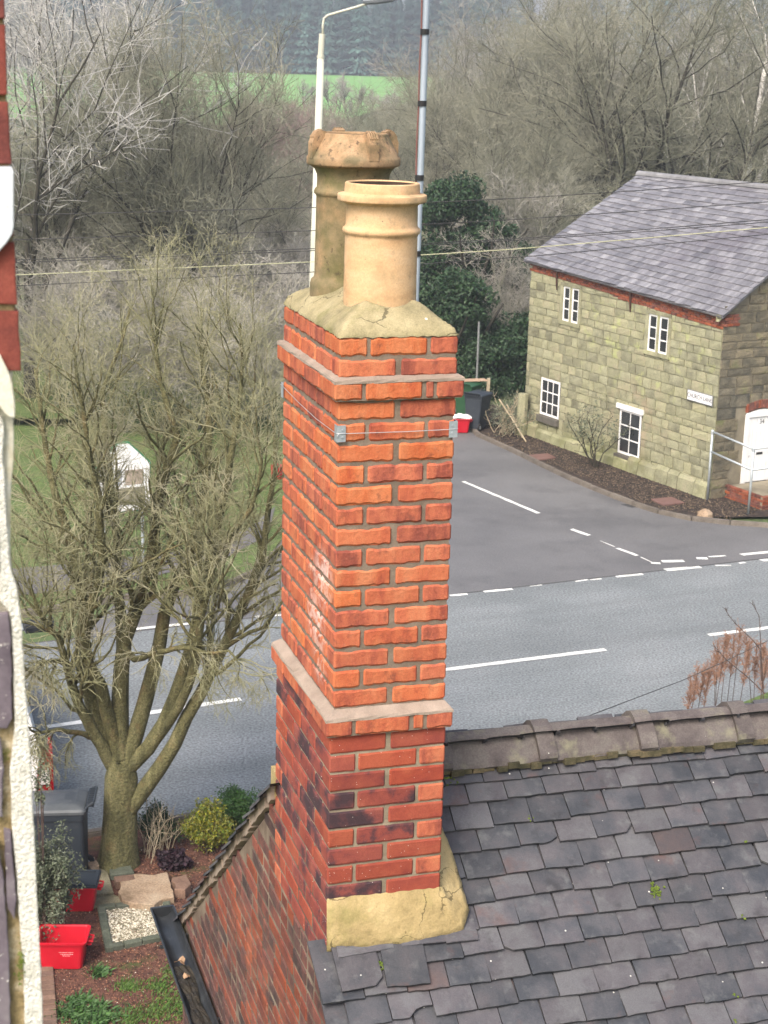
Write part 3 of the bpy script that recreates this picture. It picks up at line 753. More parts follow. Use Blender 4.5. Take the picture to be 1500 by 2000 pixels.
def add_tracks(m):
    nt = m.node_tree; b = nt.nodes['Principled BSDF']; L = nt.links.new; src = b.inputs['Base Color'].links[0].from_socket
    g = _n(nt, 'ShaderNodeNewGeometry'); mp = _n(nt, 'ShaderNodeMapping'); mp.inputs['Rotation'].default_value = (0, 0, -math.atan(.4545)); L(g.outputs['Position'], mp.inputs[0])
    mp2 = _n(nt, 'ShaderNodeMapping'); mp2.inputs['Scale'].default_value = (.05, 1.3, 1); L(mp.outputs[0], mp2.inputs[0])
    nz = _n(nt, 'ShaderNodeTexNoise'); nz.inputs['Scale'].default_value = .8; nz.inputs['Detail'].default_value = 4; L(mp2.outputs[0], nz.inputs['Vector'])
    mr = _n(nt, 'ShaderNodeMapRange'); L(nz.outputs['Fac'], mr.inputs[0]); mr.inputs[1].default_value = .3; mr.inputs[2].default_value = .7; mr.inputs[3].default_value = .84; mr.inputs[4].default_value = 1.12
    vo = _n(nt, 'ShaderNodeTexVoronoi', feature='DISTANCE_TO_EDGE'); vo.inputs['Scale'].default_value = .42; 
    n2 = _n(nt, 'ShaderNodeTexNoise'); n2.inputs['Scale'].default_value = 1.2; n2.inputs['Detail'].default_value = 5; L(g.outputs['Position'], n2.inputs['Vector'])
    mx = _n(nt, 'ShaderNodeMix', data_type='VECTOR'); mx.inputs[0].default_value = .25; L(g.outputs['Position'], mx.inputs[4]); L(n2.outputs['Color'], mx.inputs[5]); L(mx.outputs[1], vo.inputs['Vector'])
    m2 = _n(nt, 'ShaderNodeMapRange'); L(vo.outputs['Distance'], m2.inputs[0]); m2.inputs[1].default_value = .0; m2.inputs[2].default_value = .012; m2.inputs[3].default_value = .95; m2.inputs[4].default_value = 1
    mm = _n(nt, 'ShaderNodeMath', operation='MULTIPLY'); L(mr.outputs[0], mm.inputs[0]); L(m2.outputs[0], mm.inputs[1])
    sc = _n(nt, 'ShaderNodeVectorMath', operation='SCALE'); L(src, sc.inputs[0]); L(mm.outputs[0], sc.inputs['Scale']); L(sc.outputs[0], b.inputs['Base Color'])
add_tracks(M['asphalt'])
M['asphalt_dark'] = mat('lane_asphalt', [(.092, .092, .094), (.122, .121, .122), (.150, .149, .15)], .28, .7, .6, 160, world=True, fine=.20, fscale=30, bdist=.006, spec=.4,
    stain=[((.055, .055, .058), .5, .52, .7, .6, None, None)])
M['path'] = mat('footpath_asphalt', [(.095, .09, .092), (.13, .125, .125)], .8, .85, .5, 100, world=True, fine=.25, fscale=22)
M['paint'] = mat('worn_road_paint', [(.50, .50, .47), (.66, .66, .62), (.74, .74, .71)], 3, .6, .3, 60, world=True, fine=.15, fscale=30)
M['kerb'] = mat('brown_kerb_stone', [(.10, .085, .07), (.17, .15, .125)], 3, .85, .4, 40, world=True, rnd=.1, hue=.1, fine=.2, fscale=50)
M['soil'] = mat('dark_leafy_soil', [(.018, .014, .012), (.04, .03, .025), (.08, .055, .035)], 7, .95, .9, 40, world=True, fine=.5, fscale=30, bdist=.03)
M['mulch'] = mat('red_brown_bark_mulch', [(.045, .022, .016), (.10, .045, .032), (.15, .075, .05)], 9, .95, .9, 60, world=True, fine=.5, fscale=70, bdist=.02,
    stain=[((.05, .085, .02), 1.6, .55, .68, .75, None, None)])
M['gravel'] = mat('pale_gravel', [(.12, .115, .06), (.34, .31, .22), (.5, .47, .38)], 22, .9, .8, 80, world=True, fine=.4, fscale=60, bdist=.01)
M['sky'] = None

def struct(o): return tag(o, kind='structure')
def sheet(name, pts, z, mt, parent=None):
    V = [(p[0], p[1], z) for p in pts]
    o = MB().add(V, [tuple(range(len(V)))]).obj(name, mt, parent)
    if not parent: struct(o)
    return o
# terrain: flat by the road, a gentle field, then a hill
def terr(x, y):
    z = -.03
    if y > 62: z -= min(1.6, (y-62)*.03)
    if y > 215: z += 1.4*min(1, (y-215)/60)
    if y > 262: z += (min(y, 470)-262)*.0325
    if y > 440: z += min(13, (y-440)*.14)
    return z
xs = np.concatenate([np.linspace(-700, -80, 20), np.linspace(-70, 70, 60), np.linspace(80, 700, 20)])
ys = np.concatenate([np.linspace(-60, 60, 30), np.linspace(63, 250, 60), np.linspace(256, 1100, 90)])
V = [(x, y, terr(x, y)+(.25*math.sin(x*.11+y*.07)*math.sin(x*.05-y*.13) if y > 64 else 0)) for y in ys for x in xs]
nx = len(xs); F = np.array([(j*nx+i, j*nx+i+1, (j+1)*nx+i+1, (j+1)*nx+i) for j in range(len(ys)-1) for i in range(nx-1)])
struct(link('ground', mesh_np('ground', V, F, M['earth'], True)))
# the bright field is a sheet 40 mm above the terrain
xs2 = np.linspace(-150, 40, 90); ys2 = np.linspace(232, 428, 50)
V = []
for j, y in enumerate(ys2):
    for x in xs2:
        yy_ = y+(0 if j > 0 else 0); yb = y
        lo = 262-0.28*(x+28) if x > -28 else 262
        if x > -12: lo = 258+(x+12)*4.4
        lo = min(lo, 427.5); y3 = lo+(428-lo)*(j/49); V.append((x, y3, terr(x, y3)+.3))
F = np.array([(j*90+i, j*90+i+1, (j+1)*90+i+1, (j+1)*90+i) for j in range(49) for i in range(89)])
struct(link('field', mesh_np('field', V, F, M['field'], True)))

# roads ----------------------------------------------------------------
RT = .4545                    # run of the main road: y grows .4545 per metre of x
rd = Vector((1, RT, 0)).normalized(); rn = Vector((-RT, 1, 0)).normalized()
def rline(c, x): return (x, c+RT*x)
sheet('main_road', [rline(23.15, -60), rline(23.15, 60), rline(31.95, 60), rline(31.95, -60)], 0, M['asphalt'])
lane_r = [(1.7, 60), at(897, 815)[:2], at(935, 853)[:2], at(1000, 882)[:2], at(1060, 912)[:2], at(1130, 945)[:2], at(1200, 973)[:2], at(1262, 997)[:2], at(1330, 1014)[:2], at(1400, 1023)[:2], at(1500, 1030)[:2], (12, 39.6), (30, 46)]
lane_l = [(-3.4, 60), (-2.6, 50), (-2.2, 42), (-2.1, 36.2), (-2.6, 33.6), (-3.6, 32.1), (-5.2, 31.6)]
sheet('side_road', [rline(31.9, 30)]+[tuple(p) for p in lane_r[::-1]]+lane_l+[rline(31.9, -5.5)], .004, M['asphalt_dark'])
# far side grass, path and verge, left
sheet('lawn', [(-60, 62), (-3.4, 60), (-2.6, 50), (-2.2, 42), (-2.1, 36.2), (-2.6, 33.6), (-3.6, 32.25), (-5.2, 31.75), rline(32.1, -60)], .02, M['lawn'])
sheet('footpath', [(-30, 22.2), (-9, 31.0), (-6.5, 32.0), (-4.9, 33.0), (-3.4, 34.6), (-2.6, 36.5), (-2.6, 39), (-3.1, 36.9), (-4.1, 35.2), (-6.6, 33.9), (-12, 31.9), (-30, 24)], .03, M['path'])
M['wet'] = mat('wet_pale_track', [(.20, .19, .19), (.42, .41, .42)], .6, .5, .3, 20, world=True)
sheet('track', [(-34, 118), (-20, 98), (-13.5, 88), (-9, 76), (-6, 66), (-4, 60), (-1.5, 60), (-3.5, 67), (-6, 78), (-10.5, 90), (-17, 101), (-30, 121)], -.55, M['wet'])
# kerbs: every stone a piece
def kerb(name, pts, w=.13, h=.11, step=.9, z=0):
    root = struct(empty(name, (0, 0, 0)))
    P = [Vector((p[0], p[1], 0)) for p in pts]; seg = []
    acc = [0]
    for i in range(len(P)-1): acc.append(acc[-1]+(P[i+1]-P[i]).length)
    def pt(s):
        for i in range(len(P)-1):
            if s <= acc[i+1] or i == len(P)-2:
                return P[i]+(P[i+1]-P[i])*((s-acc[i])/max(1e-6, acc[i+1]-acc[i]))
    s = 0; r = random.Random(1); me = None
    while s < acc[-1]-.3:
        a, b = pt(s), pt(min(s+step, acc[-1])); d = b-a; L_ = d.length
        if me is None:
            bm = bmesh.new(); bmesh.ops.create_cube(bm, size=1); bmesh.ops.scale(bm, vec=(step-.012, w, h+.1), verts=bm.verts)
            bmesh.ops.bevel(bm, geom=[e for e in bm.edges if all(v.co.z > 0 for v in e.verts)], offset=.018, segments=2, affect='EDGES')
            me = bpy.data.meshes.new('kerb_stone'); bm.to_mesh(me); bm.free(); me.materials.append(M['kerb'])
        c = (a+b)/2
        link('kerb_stone', me, root, (c.x, c.y, h-(h+.1)/2+z+r.uniform(-.006, .006)), (0, 0, math.atan2(d.y, d.x)+r.uniform(-.01, .01)), (L_/step, 1, 1))
        s += step
    return root
V = []
for j in range(13):
    for i in range(13):
        x, y = -24+i*1.25, 47+j*3.2; V.append((x, y, terr(x, y)+.32))
struct(link('grass_patch', mesh_np('grass_patch', V, np.array([(j*13+i, j*13+i+1, (j+1)*13+i+1, (j+1)*13+i) for j in range(12) for i in range(12)]), M['lawn'], True)))
kerb('kerb', lane_r[1:-1])
kerb('kerb', lane_l[::-1]+[] if False else [rline(32.02, -14)]+[(-5.2, 31.7)]+lane_l[::-1][1:5])
kerb('kerb', [rline(23.1, -7.5), rline(23.1, 3)], h=.09)
# painted marks
def mark(poly, k, rag=.02):
    r = random.Random(k); out = []
    n = len(poly)
    for i in range(n):
        a, b = Vector(poly[i]), Vector(poly[(i+1) % n]); m_ = max(1, int((b-a).length/.18))
        for q in range(m_):
            p = a+(b-a)*q/m_; out.append((p.x+r.uniform(-rag, rag), p.y+r.uniform(-rag, rag)))
    sheet('road_marking', out, .009, M['paint'])
def dash(p, q, w, k, rag=.012):
    a, b = Vector(at(*p)[:2]), Vector(at(*q)[:2]); d = (b-a).normalized(); n_ = Vector((-d.y, d.x))*w/2
    mark([a-n_, b-n_, b+n_, a+n_], k, rag)
for k, (p, q, w, rg_) in enumerate([
    ((842, 1312), (1183, 1269), .135, .006), ((1384, 1241), (1560, 1219), .135, .006),
    ((92, 1420), (250, 1398), .14, .008), ((262, 1397), (470, 1366), .14, .01),
    ((262, 1229), (395, 1216), .11, .015), ((500, 1206), (585, 1198), .11, .015), ((878, 1164), (914, 1161), .10, .015),
    ((945, 1156), (1002, 1151), .11, .012), ((1034, 1146), (1060, 1143), .07, .02), ((1123, 1136), (1150, 1133), .08, .02), ((1152, 1133), (1174, 1131), .06, .02), ((1203, 1127), (1256, 1122), .11, .015),
    ((1300, 1114), (1368, 1108), .16, .018), ((1398, 1105), (1428, 1105), .10, .02), ((1444, 1101), (1456, 1099), .10, .02), ((1486, 1095), (1540, 1090), .15, .02),
    ((1272, 1100), (1290, 1101), .12, .02), ((1292, 1097), (1335, 1096), .17, .018), ((1361, 1091), (1382, 1091), .15, .025), ((1384, 1088), (1418, 1086), .10, .025), ((1448, 1084), (1530, 1076), .15, .018),
    ((905, 941), (1052, 1003), .11, .008), ((1115, 1034), (1150, 1046), .11, .015), ((1172, 1057), (1200, 1068), .05, .02), ((1204, 1071), (1246, 1086), .09, .02), ((1252, 1089), (1276, 1100), .05, .02)]):
    dash(p, q, w, k, rg_)
M['seam'] = mat('bitumen_seam', [(.05, .05, .05), (.08, .08, .08)], 3, .6, .2, 40, world=True)
struct(MB().tube([(-20, 31.93-20*RT, .003), (30, 31.93+30*RT, .003)], .012, 4).obj('road_seam', M['seam']))
# garden and bed sheets
sheet('garden_soil', [rline(23.02, -9), rline(23.02, 9), (6, 9), (-9, 9)], .015, M['mulch'])
sheet('soil_bed', [tuple(p) for p in lane_r[1:9]]+[(9.6, 39.2), tuple(at(1500, 1010)[:2]), (12, 42), (3.2, 52), (2.6, 52)], .05, M['soil'])
sheet('near_verge', [at(1340, 1420)[:2]-0, at(1560, 1330)[:2], (12, 26), (6, 20)], .03, M['lawn'])

# ------------------------------------------------------------------ stone cottage
G0 = at(1386, 978); G1 = at(1032, 850)
dv = (G1-G0)/np.linalg.norm(G1-G0); CA = math.atan2(-dv[0], dv[1])
inw = np.array([math.cos(CA), math.sin(CA), 0]); 
cottage = empty('stone_cottage', (G0[0], G0[1], 0), CA, 'mossy sandstone cottage with grey slate roof at the lane corner', 'cottage')
M['stone'] = mat('lichened_sandstone', [(.15, .145, .09), (.22, .215, .135), (.29, .285, .18), (.32, .295, .20)], 2.0, .92, .5, 22, rnd=.22, hue=.11, island=True, fine=.16, fscale=30, bdist=.02, pos=[.25, .42, .56, .72],
    stain=[((.38, .41, .17), 2.6, .54, .66, .75, tuple(np.array([6.6, 43.4, 3.4])), (4, 4, 1.8)), ((.30, .31, .20), 7, .56, .68, .5, None, None), ((.12, .115, .09), 3.5, .58, .72, .5, None, None), ((.36, .28, .19), 2, .45, .6, .6, tuple(np.array([6.5, 43.5, 1.4])), (1.6, 1.6, 1.3)), ((.12, .13, .04), 1.2, .40, .6, .6, tuple(np.array([6.2, 44.0, .1])), (6, 6, .75))])
M['stone_dark'] = mat('weathered_dark_sandstone', [(.06, .058, .045), (.11, .10, .07), (.18, .155, .105), (.15, .155, .075)], 2.2, .92, .7, 20, rnd=.26, hue=.15, island=True, fine=.2, fscale=30, bdist=.03, pos=[.28, .42, .58, .74])
M['stone_joint'] = mat('pale_lime_joint', [(.17, .16, .105), (.28, .27, .175), (.42, .43, .26)], 1.1, .95, .5, 30, world=True, fine=.15, fscale=20, pos=[.34, .5, .66])
M['joint_dark'] = mat('sooty_joint', [(.12, .105, .075), (.30, .265, .19)], 1.4, .95, .5, 30, world=True)
M['brick_band'] = mat('soft_red_eaves_brick', [(.10, .035, .025), (.20, .06, .035), (.27, .10, .06)], 5, .9, .4, 30, rnd=.3, hue=.2, fine=.1, fscale=40)
M['slate'] = mat('grey_slate', [(.085, .083, .092), (.150, .146, .156), (.25, .247, .255)], 1.6, .42, .3, 25, rnd=.12, hue=.12, island=True, fine=.14, fscale=22, stretch=(2.2, .5, 2.2), bdist=.01, spec=.5, stain=[((.07, .055, .07), .55, .50, .66, .6, tuple(np.array([9.5, 43.5, 6])), (3.5, 3.5, 3.5))])
M['white'] = mat('white_paint', [(.68, .68, .66), (.78, .78, .77)], 3, .5, .1, 40)
M['glass'] = mat('dark_window_glass', [(.018, .02, .022), (.045, .05, .052)], 2, .12, 0, 10, spec=.6)
M['sill'] = mat('dark_stone_sill', [(.07, .065, .055), (.13, .12, .10)], 5, .9, .5, 30)
M['rust'] = mat('rusty_iron', [(.035, .02, .016), (.09, .045, .03)], 12, .9, .4, 50)
M['galv'] = mat('galvanised_tube', [(.32, .36, .37), (.48, .52, .53)], 6, .45, .1, 40, metal=.4)
LEN = 8.35
def eave(y): return 4.72+.043*y
wins = [(5.88, 6.78, 3.55, 4.50, 'light'), (1.98, 2.95, 3.33, 4.28, 'light'), (6.62, 7.58, .75, 1.80, '33'), (2.90, 3.86, .42, 1.62, '23')]
def blocked(a, b, z0, z1):
    for (y0, y1, w0, w1, t) in wins:
        if a < y1-.02 and b > y0+.02 and z0 < w1-.02 and z1 > w0-.02: return True
    return False
body = MB().prism([(.012, 0.012, 0), (.012, LEN, 0), (.012, LEN, eave(LEN)-.02), (.012, .012, eave(0)-.02)], (7.4, 0, 0)).obj('wall_core', M['stone_joint'], cottage)
MB().prism([(.012, .013, 4.70), (3.75, .013, 7.22), (7.4, .013, 4.70)], (0, LEN-.03, 0)).obj('gable_core', M['joint_dark'], cottage)
MB().box(.02, 7.3, .008, .0115, .0, 4.69).obj('gable_core', M['joint_dark'], cottage)
def stone_mesh(l, h, t, seed, mt, rough=1.0):
    r = random.Random(seed); nx, nz = max(2, int(l/.13)), 3; V = []; F = []
    for lev in range(2):
        for j in range(nz+1):
            for i in range(nx+1):
                x = -l/2+l*i/nx; z = h*j/nz; e = (i in (0, nx)) or (j in (0, nz))
                px = r.uniform(-.007, .007)*rough if i in (0, nx) else 0
                pz = r.uniform(-.006, .006)*rough
                y = 0.0 if lev else (-t+(r.uniform(0, .012) if not e else .012))
                V.append((x+px, y, z+pz))
    n = nx+1; o = n*(nz+1)
    for j in range(nz):
        for i in range(nx): a = j*n+i; F.append((a, a+1, a+n+1, a+n))
    for i in range(nx): F.append((i, i+o, i+1+o, i+1)); a = nz*n+i; F.append((a, a+1, a+1+o, a+o))
    for j in range(nz): a = j*n; F.append((a, a+n, a+n+o, a+o)); a += nx; F.append((a, a+o, a+n+o, a+n))
    me = bpy.data.meshes.new('stone'); me.from_pydata(V, [], F); me.materials.append(mt); return me
rc_ = random.Random(14); front = []
z = .02; rows = []
while z < 4.55:
    h = rc_.choice([.17, .20, .23, .27, .30]); rows.append((z, h)); z += h
for z, h in rows:
    y = -.0-rc_.uniform(0, .2)
    first = True
    while y < LEN:
        l = rc_.uniform(.26, .62); a, b = max(0, y), min(LEN, y+l); top = eave((a+b)/2)-(.44-.012*(a+b)/2)
        if b-a > .08 and z < top-.05:
            hh = min(h, top-z)
            if not blocked(a, b, z, z+hh): front.append((a, b, z, hh))
            else:
                # trim to the window side
                for (y0, y1, w0, w1, t) in wins:
                    if z < w1-.02 and z+hh > w0-.02 and a < y1 and b > y0:
                        if a < y0-.06: front.append((a, y0-.012, z, hh))
                        if b > y1+.06: front.append((y1+.012, b, z, hh))
                        if z < w0-.06: front.append((max(a, y0), min(b, y1), z, w0-z-.02))
                        elif z+hh > w1+.06: front.append((max(a, y0), min(b, y1), w1+.04, z+hh-w1-.04))
        y += l
gab = []
z = .02
while z < 7.0:
    h = rc_.choice([.19, .24, .28, .32]); x = -rc_.uniform(0, .25)
    while x < 7.4:
        l = rc_.uniform(.32, .78); a, b = max(0, x), min(7.4, x+l)
        lim = 4.66 if False else 4.72+2.5*(1-abs((a+b)/2-3.75)/3.75)-.08
        if b-a > .1 and z+h*.7 < lim and not (b > .92 and a < 1.95 and z < 2.25): gab.append((a, b, z, min(h, lim-z)))
        x += l
    z += h
front.sort(key=lambda s: s[0]); vis_g = [s for s in gab if s[0] < 2.4]; vis_g.sort(key=lambda s: s[0])
budget = 298-len(vis_g); cs = Stuff(); cg = Stuff()
_sm = {}
def get_stone(l, h, dark):
    k = (round(l*12)/12 or .08, round(h*20)/20 or .05, dark)
    if k not in _sm: _sm[k] = [stone_mesh(k[0], k[1], .03+rc_.uniform(0, .012), hash(k)+i, M['stone_dark' if dark else 'stone']) for i in range(3)]
    return rc_.choice(_sm[k]), k[0], k[1]
RF = Matrix.Rotation(-PI/2, 4, 'Z')       # stone x -> -y, face to -x
for i, (a, b, z, h) in enumerate(front):
    me, l, hh = get_stone(b-a, h, 0)
    Mx = Matrix.Translation((.0+.012, (a+b)/2, z+.006)) @ RF @ Matrix.Diagonal(((b-a-.026)/l, 1, (h-.022)/hh, 1))
    if i < budget: o = link('stone', me, cottage); o.matrix_local = Mx
    else: cs.add(me, Mx)
cs.obj('stonework', M['stone'], cottage)
for (a, b, z, h) in gab:
    me, l, hh = get_stone(b-a, h, 1)
    Mx = Matrix.Translation(((a+b)/2, .008, z+.006)) @ Matrix.Diagonal(((b-a-.03)/l, 1, (h-.028)/hh, 1))
    if a < 2.4: o = link('stone', me, cottage); o.matrix_local = Mx
    else: cg.add(me, Mx)
cg.obj('stonework', M['stone_dark'], cottage)
# projecting plinth along the foot of the front wall
pl = MB(); rr = random.Random(3); y = 0.0
while y < LEN-.2:
    l = rr.uniform(.4, .8); h = .34+rr.uniform(-.05, .05)+(.1 if y < 3.2 else .05*math.sin(y))
    pl = MB(); pl.prism([(-.03, y+.01, 0), (-.15-rr.uniform(0, .05), y+.01, 0), (-.13, y+.01, h*.8), (-.06, y+.01, h), (-.022, y+.01, h)], (0, min(l, LEN-y)-.02, 0)); pl.obj('plinth_stone', M['stone'], cottage); y += l
# brick band under the eaves
bmz = [brick_mesh('brick', .21, .09, .068, M['brick_band'], 70+i, rag=.002, inset=.005, step=.1) for i in range(4)]
for k in range(5):
    y = -.0-(.1 if k % 2 else 0)
    while y < LEN-.1:
        yc = y+.112; z = eave(yc)-.075*(k+1)-.06
        if k < 4 or yc < 5.5-1.0*((k*7) % 3):
            link('brick', rc_.choice(bmz), cottage, (.012+.018, yc, z), (math.atan(.043), 0, PI/2))
        y += .224
    for x in (.115, .34):
        if k < 4: link('brick', rc_.choice(bmz), cottage, (x+(.05 if k % 2 else 0), .012, eave(0)-.075*(k+1)-.06), (0, 0, 0))
MB().box(.008, 7.3, .03, LEN, 4.1, 4.3).obj('wall_core', M['joint_dark'], cottage)
# windows
for (y0, y1, z0, z1, t) in wins:
    yc = (y0+y1)/2
    wn = MB().box(.004, .012, y0, y1, z0, z1).obj('window', M['sill'], cottage)
    def fr(mb, a, b, c, d, x0=-.012, x1=.02): mb.box(x0, x1, a, b, c, d)
    if t == 'light':
        ml = MB(); ml.box(-.035, .0, y0-.04, y0+.07, z0, z1).box(-.035, 0, y1-.08, y1+.04, z0, z1).box(-.035, 0, yc-.04, yc+.04, z0, z1).box(-.05, 0, y0-.04, y1+.04, z0-.10, z0-.002).box(-.04, 0, y0-.03, y1+.03, z1+.002, z1+.09)
        ml.obj('stone_mullion', M['stone'], wn)
        spans = [(y0+.075, yc-.045), (yc+.045, y1-.085)]; nx_, nz_ = 1, 3
    else:
        nx_, nz_ = (3, 3) if t == '33' else (2, 3)
        spans = [(y0+.02, y1-.02)]
        MB().box(-.10, .0, y0-.03, y1+.03, z0-.20, z0-.02).obj('sill', M['sill'], wn)
        if t == '23': MB().box(-.06, .0, y0-.08, y1+.10, z1, z1+.13).obj('head_board', M['white'], wn)
    for a, b in spans:
        f = MB(); e = .05 if t == 'light' else .06
        fr(f, a, a+e, z0, z1); fr(f, b-e, b, z0, z1); fr(f, a+e, b-e, z0, z0+e); fr(f, a+e, b-e, z1-e, z1)
        for i in range(1, nx_): c = a+e+(b-a-2*e)*i/nx_; fr(f, c-.017, c+.017, z0+e, z1-e, -.007, .018)
        for j in range(1, nz_): c = z0+e+(z1-z0-2*e)*j/nz_; fr(f, a+e, b-e, c-.017, c+.017, -.0095, .0175)
        f.obj('frame', M['white'], wn)
        for i in range(nx_):
            for j in range(nz_):
                p0 = a+e+(b-a-2*e)*i/nx_; p1 = a+e+(b-a-2*e)*(i+1)/nx_; q0 = z0+e+(z1-z0-2*e)*j/nz_; q1 = z0+e+(z1-z0-2*e)*(j+1)/nz_
                MB().box(-.002, .006, p0+.01, p1-.01, q0+.01, q1-.01).obj('pane', M['glass'], wn)
# roof
croof = MB()
XR, ZR = 3.75, 2.50
def rz_(y, u):      # point on the near slope: u 0 at the eave .. 1 at the ridge
    z0 = eave(y)-.06; rdg = 7.22+.02*y+(.22*(1-y/LEN))
    x = -.16+(XR+.16)*u; sag = -.05*math.sin(PI*min(1, max(0, y/LEN)))*math.sin(PI*u)
    return Vector((x, y, z0+(rdg-z0)*u+sag))
V = []; F = []
for j in range(13):
    for i in range(9):
        p = rz_(-.12+(LEN+.3)*i/8, j/12); V.append((p.x, p.y, p.z-.035))
for j in range(12):
    for i in range(8): a = j*9+i; F.append((a, a+1, a+10, a+9))
ro_ = MB().add(V, F).add([(XR, -.12, 7.42), (XR, LEN+.18, 7.35), (7.6, LEN+.18, 4.9), (7.6, -.12, 4.6)], [(0, 1, 2, 3)]).obj('roof', M['slate'], cottage)
ro_.modifiers.new('s', 'SOLIDIFY').thickness = .05
def slate_mesh(seed):
    r = random.Random(seed); w_, l, t = .30, .36, .013
    V = []; F = []; n = 3
    for lev in range(2):
        for j, y in enumerate((0, l)):
            for i in range(n+1): V.append((-w_/2+w_*i/n+r.uniform(-.003, .003), y+(r.uniform(-.008, .008) if j == 0 else 0), (0 if lev == 0 else -t)+r.uniform(-.001, .001)))
    m_ = n+1; o = 2*m_
    for i in range(n): F += [(i, i+1, i+1+m_, i+m_), (i, i+o, i+1+o, i+1)]
    F += [(0, m_, m_+o, o), (n, n+o, n+m_+o, n+m_)]
    me = bpy.data.meshes.new('slate'); me.from_pydata(V, [], F); me.materials.append(M['slate']); return me
SL = [slate_mesh(i) for i in range(5)]
NR = 22; sl = []
for row in range(NR):
    u = row/NR*.985
    wv = .305 if row < NR*.5 else .27
    y = -.16-(.15 if row % 2 else 0)
    while y < LEN+.12:
        yc = y+wv/2
        p = rz_(yc, u); q = rz_(yc, u+.04); d = (q-p).normalized(); yx = (rz_(yc+.1, u)-p).normalized()
        nrm = yx.cross(d)*-1
        if nrm.z < 0: nrm = -nrm
        X = -yx; Y = d; Zn = X.cross(Y).normalized()
        R3 = Matrix((X, Y, Zn)).transposed().to_4x4()
        tl = Matrix.Rotation(-.10+rc_.uniform(-.02, .02), 4, 'X') @ Matrix.Rotation(rc_.uniform(-.02, .02)*(1.6 if row < 2 else 1), 4, 'Z')
        s_ = wv/.30
        a0, b0 = max(y, -.17), min(y+wv, LEN+.16)
        if b0-a0 > .06:
            Mx = Matrix.Translation(p+Zn*.022+(Vector((0, (a0+b0)/2-yc, 0)))+(d*rc_.uniform(-.03, .01) if row == 0 else Vector((0, 0, 0)))) @ R3 @ tl @ Matrix.Diagonal(((b0-a0-.006)/.30, 1, 1, 1))
            sl.append((Mx, row, yc))
        y += wv
sl.sort(key=lambda s: s[2]*.55+s[1]*.18)
ss = Stuff()
for i, (Mx, row, yc) in enumerate(sl):
    me = SL[i % 5]
    if i < 298: o = link('slate', me, ro_); o.matrix_local = Mx
    else: ss.add(me, Mx)
ss.obj('slate_field', M['slate'], ro_)
M['ridge_c'] = mat('grey_clay_ridge', [(.14, .14, .145), (.22, .22, .225)], 4, .7, .3, 30, hue=.1, rnd=.1)
y = -.16; i = 0
while y < LEN+.1:
    p, q = rz_(y, 1), rz_(y+.455, 1); mb = MB(); V = []; F = []
    for P in (p, q):
        for k in range(7):
            a = PI*k/6; V.append((P.x-math.cos(a)*.13, P.y, P.z-.05+math.sin(a)*.12))
    F = [(k, k+1, k+8, k+7) for k in range(6)]+[tuple(range(7)), tuple(range(13, 6, -1)), (0, 7, 13, 6)]
    mb.add(V, F).obj('ridge_tile', M['ridge_c'], ro_); y += .459; i += 1
# verge mortar on the near gable
mb = MB()
for i in range(16):
    p, q = rz_(-.05, i/16), rz_(-.05, (i+1)/16)
    mb.add([(p.x, -.045, p.z-.02), (q.x, -.045, q.z-.02), (q.x, -.02, q.z-.17), (p.x, -.02, p.z-.17), (p.x, .1, p.z-.02), (q.x, .1, q.z-.02), (q.x, .1, q.z-.17), (p.x, .1, p.z-.17)], [(0, 1, 2, 3), (4, 7, 6, 5), (0, 4, 5, 1), (3, 2, 6, 7)])
tag(mb.obj('verge_mortar', M['stone_joint'], ro_), kind='stuff')
# eaves board and two rusted brackets
MB().prism([(-.10, -.1, eave(0)-.115), (-.10, LEN+.1, eave(LEN)-.115), (-.10, LEN+.1, eave(LEN)-.085), (-.10, -.1, eave(0)-.085)], (.13, 0, 0)).obj('eaves_board', M['rust'], cottage)
for y in (3.62, 6.98):
    z = eave(y)-.12
    MB().tube([(-.09, y, z+.04), (-.085, y, z-.12), (-.05, y+.02, z-.42), (-.03, y+.03, z-.55)], [.028, .03, .024, .016], 8).obj('rusty_bracket', M['rust'], cottage)
# street sign
sg = empty('street_sign', tuple(np.array([G0[0], G0[1], 0])+dv*.61+np.array([0, 0, 2.50])), CA, 'white street name plate reading CHURCH LANE on the stone wall', 'street sign')
M['sign_white'] = mat('white_enamel', [(.72, .72, .72), (.78, .78, .78)], 4, .4, 0)
M['black'] = mat('black_paint', [(.012, .012, .012), (.02, .02, .02)], 4, .5, 0)
M['signgrey'] = mat('grey_backing', [(.16, .17, .17), (.22, .23, .23)], 4, .5, 0)
MB().box(-.05, -.034, -.49, .49, -.135, .135).obj('backing', M['signgrey'], sg)
MB().box(-.056, -.0503, -.465, .465, -.115, .115).obj('plate', M['sign_white'], sg)
def text(s, size, mt, name, parent, mtx, ext=.002, sx=1.0):
    cu = bpy.data.curves.new(name, 'FONT'); cu.body = s; cu.size = size; cu.align_x = 'CENTER'; cu.align_y = 'CENTER'; cu.extrude = ext
    to = bpy.data.objects.new('tmp', cu); COL.objects.link(to)
    me = bpy.data.meshes.new_from_object(to.evaluated_get(bpy.context.evaluated_depsgraph_get()))
    bpy.data.objects.remove(to); me.name = name; me.materials.clear(); me.materials.append(mt)
    o = link(name, me, parent); o.matrix_local = mtx @ Matrix.Diagonal((sx, 1, 1, 1)); return o
TF = Matrix(((0, 0, -1, 0), (-1, 0, 0, 0), (0, 1, 0, 0), (0, 0, 0, 1)))
text('CHURCH LANE', .155, M['black'], 'lettering', sg, Matrix.Translation((-.0585, 0, 0)) @ TF, .0015, .88)
